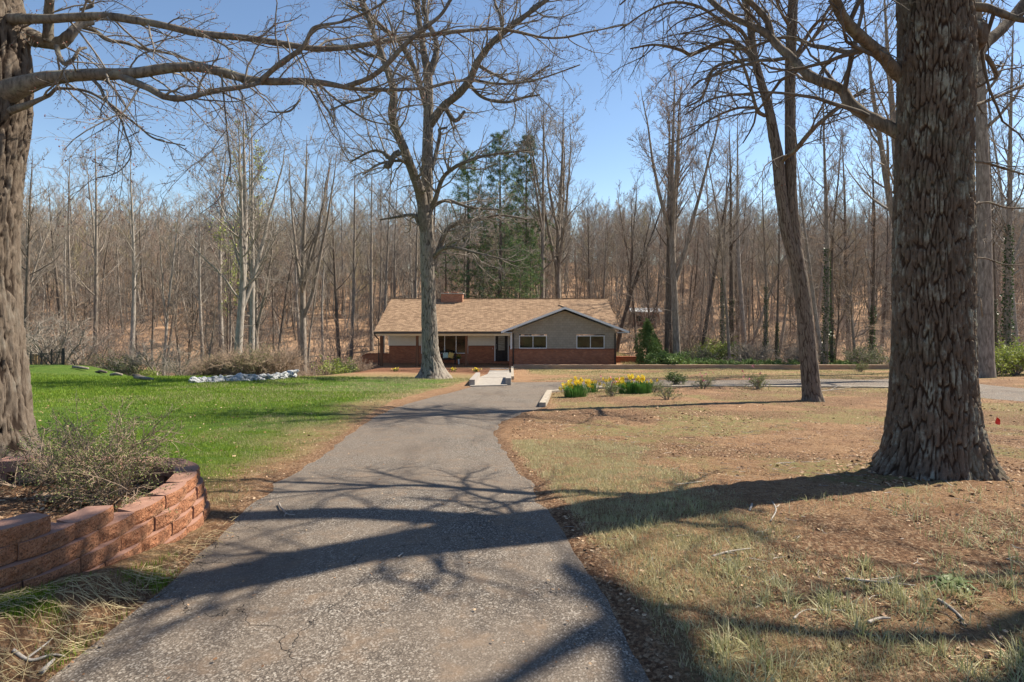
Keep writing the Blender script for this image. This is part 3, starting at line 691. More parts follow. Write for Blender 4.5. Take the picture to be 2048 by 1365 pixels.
# roof deck, rakes, fascia, soffit
dk = MB()
def prism(mb, prof, a, b, axis='x'):
    n = len(prof); V = []
    for t in (a, b):
        for u, v in prof: V.append((t, u, v) if axis == 'x' else (u, t, v))
    mb.add(V, [(i, (i+1) % n, n+(i+1) % n, n+i) for i in range(n)])
    mb.T.append(np.array([(mb.n-2*n, mb.n-2*n+i+1, mb.n-2*n+i) for i in range(1, n-1)]+[(mb.n-n, mb.n-n+i, mb.n-n+i+1) for i in range(1, n-1)]))
zb_ = ridge_z-P_*(RYB-RY1)
prism(dk, [(RY0+.02, RZ0+.02), (RY1, ridge_z+.03), (RYB, zb_+.02), (RYB, zb_-.1), (RY1, ridge_z-.1), (RY0+.02, RZ0-.1)], RX0+.02, -.84)
prism(dk, [(45.3, zm_(45.3)-.02), (RY1, ridge_z+.03), (RYB, zb_+.02), (RYB, zb_-.1), (RY1, ridge_z-.1), (45.3, zm_(45.3)-.1)], -.84, RX1-.02)
dk.build('roof_deck', M['cream'], H)
rk = MB()
for s_, xe in ((-1, -.85), (1, 9.11)):
    for (y0_, y1_) in ((GY0-.02, GY0+.03),):
        V = [(xe, y0_, gz(xe)-.07), (4.13, y0_, gz(4.13)-.07), (4.13, y0_, gz(4.13)+.10), (xe, y0_, gz(xe)+.10), (xe, y1_, gz(xe)-.07), (4.13, y1_, gz(4.13)-.07), (4.13, y1_, gz(4.13)+.10), (xe, y1_, gz(xe)+.10)]
        rk.add(V, [(0, 1, 2, 3), (4, 7, 6, 5), (0, 4, 5, 1), (3, 2, 6, 7), (0, 3, 7, 4)])
rk.build('rake_board', M['white'], H)
sf = MB()
for xe in (-.83, 9.09):
    V = [(xe, GY0+.03, gz(xe)-.03), (4.13, GY0+.03, gz(4.13)-.03), (4.13, YG+.1, gz(4.13)-.03), (xe, YG+.1, gz(xe)-.03), (xe, GY0+.03, gz(xe)+.09), (4.13, GY0+.03, gz(4.13)+.09), (4.13, 49.4, gz(4.13)+.09), (xe, YG+.1, gz(xe)+.09)]
    sf.add(V, [(0, 1, 2, 3), (4, 7, 6, 5), (0, 3, 7, 4)])
sf.box(-10.2, -.2, 45.0, YB+.02, -2.02, -1.98); sf.box(-.83, .0, GY0+.03, YG, gz(-.83)-.05, gz(-.83)-.02); sf.box(8.26, 9.09, GY0+.03, YG, gz(9.09)-.05, gz(9.09)-.02)
sf.build('soffit', M['white'], H)
# main side gables
for x in (XL+.03, XR-.03):
    sg = MB(); prism(sg, [(47.0, -1.95), (RYB-.6, -1.95), (RY1, ridge_z-.12)], x-.03, x+.03); sg.build('gable_wall', M['cream'], H)
bx('porch_beam', M['cream'], [(-10.55, -.14, 45.14, 45.34, -2.20, -2.02)])
bx('fascia', M['cream'], [(RX0+.02, -.86, RY0+.03, RY0+.06, RZ0-.12, RZ0+.02)])
gt = MB(); gt.box(RX0, -.75, RY0-.10, RY0+.03, RZ0-.07, RZ0+.05); gt.build('gutter', M['dark_metal'], H)
g2 = MB(); g2.box(9.11, 9.22, GY0+.02, YG+2, gz(9.09)-.05, gz(9.09)+.06); g2.box(8.26, 9.12, YG-.12, YG-.03, -1.99, -1.90); g2.build('gutter', M['dark_metal'], H)
def pipe(pts, r=.045, name='downspout'):
    m_ = MB(); P, R = resample(pts, [r]*len(pts), 4*len(pts)); m_.tube(P, R, 8); return m_.build(name, M['dark_metal'], H, True)
pipe([(-10.72, 44.40, -1.97), (-10.72, 44.5, -2.1), (-10.58, 44.95, -2.42), (-10.55, 45.06, -2.55), (-10.55, 45.07, -4.5)])
for x in (.10, 8.14):
    m_ = MB(); m_.box(x-.05, x+.05, YG-.10, YG-.03, -4.6, -1.98); m_.build('downspout', M['dark_metal'], H)
for x in (-10.38, -7.53, -3.62):
    m_ = MB(); m_.box(x-.10, x+.10, 45.14, 45.34, FL, -2.2); m_.box(x-.13, x+.13, 45.12, 45.36, FL, FL+.06); m_.build('porch_post', M['post_wood'], H)
# windows
def window(x0, x1, z0, z1, y, n, proud=.03, fr=.055, mull=.045):
    m_ = MB(); m_.box(x0, x1, y-proud, y+.10, z1-fr, z1); m_.box(x0, x1, y-proud-.02, y+.10, z0, z0+fr); m_.box(x0, x0+fr, y-proud+.003, y+.10, z0+fr, z1-fr); m_.box(x1-fr, x1, y-proud+.003, y+.10, z0+fr, z1-fr)
    f = m_.build('window', M['white'], H); w = (x1-x0-2*fr)/n
    for i in range(1, n): mm_ = MB(); mm_.box(x0+fr+i*w-mull/2, x0+fr+i*w+mull/2, y-proud+.01, y+.08, z0+fr, z1-fr); mm_.build('mullion', M['white'], f)
    for i in range(n):
        g_ = MB(); g_.box(x0+fr+i*w+(mull/2 if i else 0), x0+fr+(i+1)*w-(mull/2 if i < n-1 else 0), y+.03, y+.04, z0+fr, z1-fr)
        g_.build('pane', M['glass'], f)
    return f
window(.57, 2.75, -3.19, -2.17, YG, 2); window(5.10, 7.31, -3.19, -2.17, YG, 2)
window(-7.50, -3.62, -3.82, -2.05, YB, 4, mull=.07)
# front door
m_ = MB(); m_.box(-1.46, -1.37, YB-.03, YB+.1, FL+.17, -2.2); m_.box(-.35, -.26, YB-.03, YB+.1, FL+.17, -2.2); m_.box(-1.37, -.35, YB-.03, YB+.1, -2.29, -2.2); m_.build('door_frame', M['white'], H)
dr = bx('door', M['black'], [(-1.37, -.35, YB+.02, YB+.06, FL+.17, -2.29), (-1.20, -1.14, YB+.0, YB+.02, -3.62, -2.36), (-.60, -.54, YB+.0, YB+.02, -3.62, -2.36), (-1.14, -.60, YB, YB+.02, -3.62, -3.56), (-1.20, -.90, YB+.005, YB+.02, -4.35, -3.75), (-.84, -.54, YB+.005, YB+.02, -4.35, -3.75)])
bx('glass', M['door_glass'], [(-1.14, -.60, YB+.008, YB+.012, -3.56, -2.36)], dr)
m_ = MB(); m_.tube([(-1.29, YB-.02, -3.45), (-1.29, YB-.05, -3.35), (-1.29, YB-.02, -3.22)], [.018]*3, 6); m_.tube([(-1.29, YB+.0, -3.12), (-1.29, YB+.02, -3.12)], [.035, .035], 8); m_.build('handle', M['metal_wire'], dr, True)
for x in (-9.05, -2.35):
    l = bx('wall_lamp', M['black'], [(x-.09, x+.09, YB-.16, YB-.0, -2.10, -2.07), (x-.08, x-.06, YB-.15, YB-.13, -2.30, -2.10), (x+.06, x+.08, YB-.15, YB-.13, -2.30, -2.10), (x-.08, x+.08, YB-.15, YB-.03, -2.32, -2.30), (x-.06, x+.06, YB-.02, YB, -2.35, -2.05)])
    bx('glass', M['door_glass'], [(x-.055, x+.055, YB-.13, YB-.04, -2.30, -2.10)], l)
bx('doorbell', M['white'], [(-1.62, -1.58, YB-.02, YB, -3.45, -3.36)])
# chimney
ch = bx('chimney', M['chimney_brick'], [(-6.24, -4.35, 50.0, 51.2, -.05, 1.05), (-6.02, -5.66, 50.3, 50.7, 1.13, 1.24), (-5.38, -4.80, 50.3, 50.7, 1.13, 1.24)])
bx('cap', M['concrete'], [(-6.31, -4.28, 49.93, 51.27, 1.05, 1.13)], ch)
bx('flashing', M['dark_metal'], [(-6.29, -4.30, 49.94, 49.99, .05, .20)], ch)
# garden walls at both sides of the house
def side_wall(x0, x1, y, ztop, zbot, curl, label):
    r = root('brick_garden_wall', ((x0+x1)/2, y, zbot), label, 'brick wall'); d = 1 if curl > 0 else -1
    xe, xi = (x1, x0) if d > 0 else (x0, x1)
    prof = [(xi, zbot-1), (xi, ztop), (xe-d*.9, ztop)]+[(xe-d*.9+d*.9*math.sin(a), ztop-.75*(1-math.cos(a))) for a in np.linspace(.2, 1.5, 7)]+[(xe, zbot-1)]
    m_ = MB(); n = len(prof); V = [(u, yy_, v) for yy_ in (y, y+.22) for u, v in prof]; Fs = [tuple(range(n)), tuple(range(2*n-1, n-1, -1))]+[(i, (i+1) % n, n+(i+1) % n, n+i) for i in range(n)]
    if d < 0: Fs = [f[::-1] for f in Fs]
    me = bpy.data.meshes.new('brick_face'); me.from_pydata([tuple(np.array(v)-np.array(r.location)) for v in V], [], Fs); me.materials.append(M['brick']); me.update(); obj('brick_face', me, r)
    c = MB()
    for i in range(1, n-2):
        a, b = prof[i], prof[i+1]; c.beam((a[0], y+.11, a[1]+.035), (b[0], y+.11, b[1]+.035), .27, .07)
    c.build('coping', M['brick_top'], r)
side_wall(-12.75, -10.2, 47.3, -3.92, -4.7, -1, 'low brick garden wall sweeping down from the left end of the house')
side_wall(8.3, 11.4, 47.3, -4.18, -4.9, 1, 'low brick garden wall sweeping down from the right end of the house')

# things on the porch
b = root('bench', (-5.35, 46.35, FL), 'black slatted wooden bench on the porch under the large window', 'bench')
mb = MB(); mb.box(-6.1, -4.6, 46.1, 46.62, FL+.40, FL+.46); mb.build('seat', M['black'], b)
mb = MB(); mb.box(-6.1, -4.6, 46.60, 46.64, FL+.55, FL+.63)
P, R = resample([(-6.05, 46.64, FL+.92), (-5.7, 46.64, FL+.98), (-5.35, 46.64, FL+1.06), (-5.0, 46.64, FL+.98), (-4.65, 46.64, FL+.92)], [.04]*5, 14); mb.tube(P, R, 6)
for i in range(11): mb.box(-6.02+i*.135, -5.97+i*.135, 46.60, 46.64, FL+.6, FL+.92)
mb.build('backrest', M['black'], b)
for x in (-6.08, -4.66):
    mb = MB(); mb.box(x, x+.06, 46.1, 46.16, FL, FL+.66); mb.build('leg', M['black'], b)
    mb = MB(); mb.box(x, x+.06, 46.58, 46.64, FL, FL+.95); mb.build('leg', M['black'], b)
    mb = MB(); mb.box(x-.01, x+.07, 46.08, 46.60, FL+.66, FL+.70); mb.build('armrest', M['black'], b)
def pillow(x, rot, mat, label):
    n = 9; u, v = np.meshgrid(np.linspace(-1, 1, n), np.linspace(-1, 1, n)); t = .085*(1-np.abs(u)**3)*(1-np.abs(v)**3)+.004
    c_ = 1-.06*(np.abs(u*v))**0; A = np.stack([u*.23*c_, -t, v*.23*c_], -1).reshape(-1, 3); B = A*[1, -1, 1]; V = np.vstack([A, B]); ca, sa = math.cos(rot), math.sin(rot)
    V = np.stack([V[:, 0]*ca-V[:, 2]*sa, V[:, 1]+V[:, 2]*.25, V[:, 0]*sa+V[:, 2]*ca], 1)+np.array([x, 46.43, FL+.46+.26])
    I = np.arange(n*n).reshape(n, n); Q = np.stack([I[:-1, :-1], I[:-1, 1:], I[1:, 1:], I[1:, :-1]], -1).reshape(-1, 4)
    o = obj('pillow', mesh_np('pillow', V-np.array([x, 46.43, FL+.46]), np.vstack([Q, Q[:, ::-1]+n*n]), mat, True)); o.location = (x, 46.43, FL+.46); tag(o, label, 'pillow')
pillow(-5.42, .1, M['mint'], 'pale mint throw pillow leaning on the black porch bench'); pillow(-4.98, -.25, M['yellow_cloth'], 'mustard yellow throw pillow at the right end of the porch bench')
t = root('plant_stand', (-4.33, 46.3, FL), 'slender white plant pot with yellow flowers beside the porch bench', 'plant pot')
mb = MB(); mb.tube([(-4.33, 46.3, FL), (-4.33, 46.3, FL+.12), (-4.33, 46.3, FL+.42)], [.07, .045, .085], 12); mb.build('pot', M['white'], t, True)
V, Fq = scatter(LEAF_V, LEAF_F, np.array([-4.33, 46.3, FL+.42])+rng.normal(size=(90, 3))*[.09, .08, .09]+[0, 0, .14], rrand(90), np.full(90, .13)); part('leaves', V, Fq, M['shrub_green'], t, kind='stuff')
V, Fq = scatter(LEAF_V, LEAF_F, np.array([-4.33, 46.3, FL+.66])+rng.normal(size=(40, 3))*[.09, .07, .06], rrand(40), np.full(40, .08)); part('flowers', V, Fq, M['petal'], t, kind='stuff')

# far building on the wooded slope, right of the house
zf = g1(19, 80)
fb = root('far_shed', (18.9, 81.5, zf), 'distant low brown building with pale roof among the trees right of the house', 'shed')
mb = MB(); mb.box(17.0, 20.8, 80, 83, zf-.5, -1.75); mb.build('wall', M['far_wall'], fb)
mb = MB(); mb.add([(16.7, 79.6, -1.8), (21.1, 79.6, -1.8), (21.1, 81.5, -1.30), (16.7, 81.5, -1.30), (16.7, 83.4, -1.8), (21.1, 83.4, -1.8)], [(0, 1, 2, 3), (5, 4, 3, 2)], [(4, 0, 3), (1, 5, 2)]); mb.build('roof', M['far_roof'], fb)
for x in (17.5, 19.4): mb = MB(); mb.box(x, x+.7, 79.97, 80.0, zf+.7, zf+1.5); mb.build('window', M['glass'], fb)
# ------------------------------------------------------------------ traced trees
def px_limb(pts, n=14):
    """pts: (px, py, depth, radius in photo px) -> world polyline, radii"""
    P = [W(a, b, d) for a, b, d, r in pts]; R = [r*d/F for a, b, d, r in pts]
    return resample(P, R, n)
def bark_trunk(name, pts, k, n, amp, fu, fz, mat, parent, seed=0, flare=None, zvis=None):
    """trunk tube with real furrows: pts world (x,y,z), radii"""
    P, R = resample([p[:3] for p in pts], [p[3] for p in pts], 3000)
    if zvis is not None:
        c = int(np.searchsorted(P[:, 2], zvis)); sel = np.unique(np.concatenate([np.linspace(0, c, int(n*.88)), np.linspace(c, 2999, n-int(n*.88)+1)[1:]]).astype(int))
    else: sel = np.unique(np.linspace(0, 2999, n).astype(int))
    P = P[sel]; R = R[sel]; n = len(sel)
    th = np.arange(k)*2*np.pi/k; TH, S = np.meshgrid(th, P[:, 2]); Rr = np.repeat(R[:, None], k, 1)
    circ = R.mean(); wx = np.cos(TH)*circ; wy_ = np.sin(TH)*circ
    wp = (fbm(wx*fu*.25, wy_*fu*.25, S*fz*.6, 3, seed+9)-.5)*1.6
    wq = (fbm(wx*fu*.8, wy_*fu*.8, S*fz*3+7, 3, seed+19)-.5)*.9
    f1, f2, cid = voro((wx*fu+wp+wq)*.55, (wy_*fu+wp*.7-wq)*.55, S*fz, seed)             # long plates parted by cracks
    nn = fbm(wx*fu*.7+wp, wy_*fu*.7+wp*.7, S*fz*.8, 3, seed); cre = np.abs(2*nn-1)
    h = np.minimum(sstep(.02, .20, f2-f1), .25+.75*sstep(.0, .14, cre)); fine_ = fbm(wx*fu*2.6, wy_*fu*2.6, S*fz*6, 3, seed+4)
    h = h*(.72+.28*cid)*(.70+.6*fine_)
    rad = Rr+amp*(h-.6)+Rr*.05*(fbm(wx*2.2, wy_*2.2, S*.7, 3, seed+17)-.5)*2
    if flare:
        zb, hh, a, lob = flare; t = np.clip((S-zb)/hh, 0, 1); w = np.exp(-t*4.0)-np.exp(-4.0)
        rad = rad+Rr*a*w*(1+lob*(np.sin(TH*3+seed)+.7*np.sin(TH*5+1.7*seed)+.4*np.sin(TH*8+seed*.3)))
    X_ = P[:, None, 0]+rad*np.cos(TH); Y_ = P[:, None, 1]+rad*np.sin(TH); Z_ = S
    V = np.stack([X_, Y_, Z_], -1).reshape(-1, 3); I = np.arange(n*k).reshape(n, k); I2 = np.roll(I, -1, 1)
    Q = np.stack([I[:-1], I2[:-1], I2[1:], I[1:]], -1).reshape(-1, 4)
    return part(name, V, Q, mat, parent, True, attrs=dict(h=h.ravel())), P, R
def bud_clusters(tips, per, size, spread, r):
    OV = np.array([(1, 0, 0), (-.5, .87, 0), (-.5, -.87, 0), (0, 0, 1.4), (0, 0, -1)], float); OF = np.array([(0, 1, 3), (1, 2, 3), (2, 0, 3), (1, 0, 4), (2, 1, 4), (0, 2, 4)])
    pos = np.repeat(tips, per, 0)+r.normal(size=(len(tips)*per, 3))*spread
    return scatter(OV, OF, pos, rrand(len(pos), r), size*r.uniform(.6, 1.3, len(pos)))
def add_twigs(parent, limbs, n1, L1, n2, n3, mat, seed, trop=(.0, -.02, -.04), t0=.15, sides=(5, 3, 3), wob=.16, rmin=.0025, bud=None, budn=3, buds=.011, ang=(30, 65), maxr=.05, ymax=None, name='twigs'):
    """three levels of side branches on a list of (P,R) limbs"""
    r = np.random.default_rng(seed); P = np.stack([resample(p, q, 14)[0] for p, q in limbs]); R = np.stack([resample(p, q, 14)[1] for p, q in limbs])
    Ls = np.linalg.norm(np.diff(P, axis=1), axis=2).sum(1)
    n1a = np.maximum(2, (n1*Ls/Ls.mean()).astype(int))
    Rc = np.minimum(R, maxr)
    P1, R1, l1 = grow(P, Rc, n1a, L1, 9, ang, trop[0], wob, t0, .98, .55, rmin*2.0, .35, r, .35)
    P2, R2, l2 = grow(P1, R1, n2, l1*.48, 7, (25, 60), trop[1], wob*1.2, .15, 1, .6, rmin*1.3, .4, r, .4)
    P3, R3, l3 = grow(P2, R2, n3, l2*.50, 4, (20, 60), trop[2], wob*1.2, .15, 1, .65, rmin, .5, r, .4)
    tb = TB(); tb.add(P1, R1, sides[0]); tb.add(P2, R2, sides[1]); tb.add(P3, R3, sides[2])
    o = obj(name, tb.mesh(name, mat, True, base_of(parent)), parent); o['kind'] = 'stuff'
    if bud:
        tips = np.vstack([P3[:, -1], P2[:, -1]]); tips = tips[r.random(len(tips)) < .55]; V, Fq = bud_clusters(tips, budn, buds, buds*1.6, r)
        b = part('buds', V, Fq, bud, parent, kind='stuff')
    return o
def limb_obj(parent, P, R, mat, k=10, name='limb', rough=.0, seed=0):
    PP, RR = resample(P, R, max(20, int(len(P)*3))); n = len(PP)
    RR = RR*(1+.10*(vnoise(np.arange(n)*.45, np.full(n, seed+.5), s=seed)-.5)*2)
    V, Q = tubes(PP[None], RR[None], k)
    if rough:
        c = np.repeat(PP, k, 0); d = V-c; V = c+d*(1+rough*(fbm(V[:, 0]*18, V[:, 1]*18, V[:, 2]*18, 2, seed)-.5)*2)[:, None]
    return part(name, V, Q, mat, parent, True)

# ---- big oak in the right foreground
D0 = 5.9; bx_, by_ = (1868-1024)/F*D0, D0; gz0 = g1(bx_, by_)
oak = root('oak_tree', (bx_, by_, gz0), 'massive dark furrowed oak trunk in the right foreground with flared mossy base', 'tree')
zz = lambda py: ZC-(py-HZ)/F*D0
tr = [((1862-1024)/F*D0, D0, gz0-.35, .48), ((1862-1024)/F*D0, D0, gz0, .475), (4.36, D0, zz(850), .455), ((1866-1024)/F*D0, D0, zz(700), .415), ((1866-1024)/F*D0, D0, zz(500), .405), ((1867-1024)/F*D0, D0, zz(300), .372), ((1872-1024)/F*D0, D0, zz(120), .385), ((1868-1024)/F*D0, D0, zz(0), .375), (4.36, D0, 5.3, .33), (4.38, 5.92, 6.5, .18), (4.30, 5.76, 7.6, .15), (4.2, 5.4, 9.5, .12), (4.2, 5.4, 11, .10), (4.3, D0, 15, .09), (4.3, D0, 19, .03)]
tr = [(a, b, c, r*.86) for a, b, c, r in tr]
_, op, orr = bark_trunk('trunk', tr, 270, 520, .034, 54, 3.4, M['oak_bark'], oak, 3, (gz0, 1.0, .42, .42), 5.0)
# burl on the right side
V = []; n_ = 26; u, v = np.meshgrid(np.linspace(0, np.pi, n_), np.linspace(0, 2*np.pi, n_*2, endpoint=False)); nx_, ny_, nz_ = np.sin(u)*np.cos(v), np.sin(u)*np.sin(v), np.cos(u)
rr_ = 1+.35*(fbm(nx_*2+5, ny_*2, nz_*2, 4, 3)-.5)*2; c_ = W(1943, 75, D0); V = np.stack([c_[0]+.10*nx_*rr_, c_[1]-.05+.12*ny_*rr_, c_[2]+.15*nz_*rr_], -1).reshape(-1, 3)
I = np.arange(n_*2*n_).reshape(n_*2, n_); I2 = np.roll(I, -1, 0); part('burl', V, np.stack([I[:, :-1], I[:, 1:], I2[:, 1:], I2[:, :-1]], -1).reshape(-1, 4), M['oak_bark'], oak, True, attrs=dict(h=fbm(V[:, 0]*30, V[:, 1]*30, V[:, 2]*30, 3)))
LA = px_limb([(1850, 300, 6.0, 18), (1796, 266, 6.1, 15), (1764, 249, 6.15, 15), (1723, 226, 6.3, 13), (1696, 202, 6.4, 13), (1683, 179, 6.45, 12), (1656, 168, 6.5, 12), (1629, 158, 6.6, 11.5), (1602, 138, 6.7, 10), (1589, 121, 6.8, 9.5), (1565, 101, 6.9, 9), (1545, 81, 7.0, 9), (1528, 64, 7.0, 8), (1484, 44, 7.2, 7), (1457, 30, 7.3, 6), (1420, 0, 7.5, 5.5), (1370, -50, 7.7, 4.5), (1300, -90, 8, 3), (1200, -120, 8.2, 2)], 40)
LB = px_limb([(1850, 190, 6.0, 16), (1796, 150, 6.0, 14), (1770, 118, 5.9, 14), (1737, 88, 5.8, 13), (1703, 57, 5.7, 13), (1686, 34, 5.6, 12), (1670, 0, 5.5, 12), (1655, -70, 5.3, 12), (1600, -180, 5.1, 11), (1480, -330, 5.0, 9), (1300, -450, 4.9, 7), (1050, -520, 4.8, 4)], 34)
LC = px_limb([(1545, 80, 7.0, 7), (1535, 44, 7.0, 7), (1512, 15, 7.0, 6.5), (1490, -5, 7.0, 6), (1450, -60, 7.1, 5), (1400, -110, 7.2, 3)], 16)
LD = px_limb([(1737, 92, 5.85, 6), (1697, 104, 6.2, 5), (1653, 96, 6.5, 5), (1622, 91, 6.8, 4.5), (1602, 81, 7, 4), (1560, 76, 7.2, 3.5), (1500, 95, 7.5, 3), (1450, 100, 7.8, 2)], 20)
LE = px_limb([(1900, 150, 6.0, 16), (1945, 120, 6.1, 13), (1975, 85, 6.2, 12), (2010, 52, 6.3, 12), (2050, 5, 6.4, 11), (2120, -80, 6.5, 9), (2250, -160, 6.6, 6)], 20)
LF = px_limb([(1900, 20, 6.0, 13), (1965, 15, 5.9, 10), (2010, 30, 5.8, 8), (2060, 40, 5.7, 7), (2150, 20, 5.6, 4)], 14)
LG = ([(4.3, 5.9, 4.7), (4.48, 6.5, 6), (4.50, 6.94, 7), (4.54, 7.2, 8), (4.6, 7.5, 10), (4.7, 7.9, 13)], [.20, .16, .15, .14, .11, .05])
LH = ([(4.4, 5.95, 5.9), (4.1, 5.7, 6.9), (4.0, 5.0, 7.8), (4.3, 3.8, 8.8), (4.8, 2.4, 9.6)], [.12, .10, .09, .07, .03])
LI = ([(4.3, 5.9, 8.6), (3.4, 6.6, 9.8), (2.2, 7.6, 10.8), (1.0, 8.8, 11.4)], [.14, .11, .07, .03])
LJ = ([(4.3, 5.9, 5.3), (3.6, 5.4, 5.9), (2.7, 5.2, 6.6), (1.8, 5.3, 7.0), (.8, 4.9, 7.2)], [.13, .10, .08, .06, .03])
OL = [LA, LB, LC, LD, LE, LF]+[resample(a, b, 24) for a, b in (LG, LH, LI, LJ)]
OL = [(p, q*.86) for p, q in OL]
for i, (p, q) in enumerate(OL): limb_obj(oak, p, q, M['limb_oak'], 12, seed=i+3, rough=.08)
add_twigs(oak, OL, 15, 1.6, 6, 5, M['twig_dark'], 12, (.02, -.03, -.05), .1, rmin=.0022,  wob=.18)
# thin side sprays low on the trunk to the right
SP = [px_limb([(1900, 330, 6.0, 4), (1935, 327, 6.0, 3), (1965, 325, 6.0, 2.6), (2000, 335, 6.0, 2.4), (2050, 350, 6.0, 2)], 10), px_limb([(1935, 412, 6.0, 2.4), (1975, 405, 6.1, 2), (2010, 415, 6.2, 1.8), (2060, 418, 6.3, 1.2)], 10), px_limb([(1940, 515, 6, 1.8), (1975, 518, 6.1, 1.5), (2010, 530, 6.1, 1.3), (2055, 530, 6.2, 1)], 10), px_limb([(1936, 215, 6, 4), (1980, 200, 6.2, 3.2), (2050, 170, 6.4, 3)], 10)]
for i, (p, q) in enumerate(SP): limb_obj(oak, p, q, M['limb_oak'], 6, seed=i+40)
add_twigs(oak, SP, 6, .55, 4, 3, M['twig_dark'], 15, rmin=.0018)

# ---- maple in the left foreground
DM = 5.6; mx = (-40-1024)/F*DM; gz1 = g1(mx, DM)
map_ = root('maple_tree', (mx, DM, gz1), 'shaggy grey-barked maple trunk at the left edge behind the planter wall', 'tree')
zz = lambda py: ZC-(py-HZ)/F*DM
xx_ = lambda px: (px-1024)/F*DM
tr = [(xx_(-38), DM, gz1-.35, .50), (xx_(-38), DM, gz1+.05, .47), (xx_(-38), DM, zz(780), .46), (xx_(-45), DM, zz(650), .43), (xx_(-50), DM, zz(500), .425), (xx_(-44), DM, zz(350), .43), (xx_(-35), DM, zz(220), .47), (xx_(-38), DM, zz(120), .48), (xx_(-45), DM, zz(30), .46), (xx_(-50), DM, zz(-60), .42), (xx_(-55), DM, 6, .36), (-5.4, DM, 9, .25), (-5.3, DM, 13, .1)]
tr = [(a, b, c, r*.79) for a, b, c, r in tr]
bark_trunk('trunk', tr, 180, 380, .038, 46, 1.8, M['maple_bark'], map_, 8, (gz1, .9, .34, .45), 4.6)
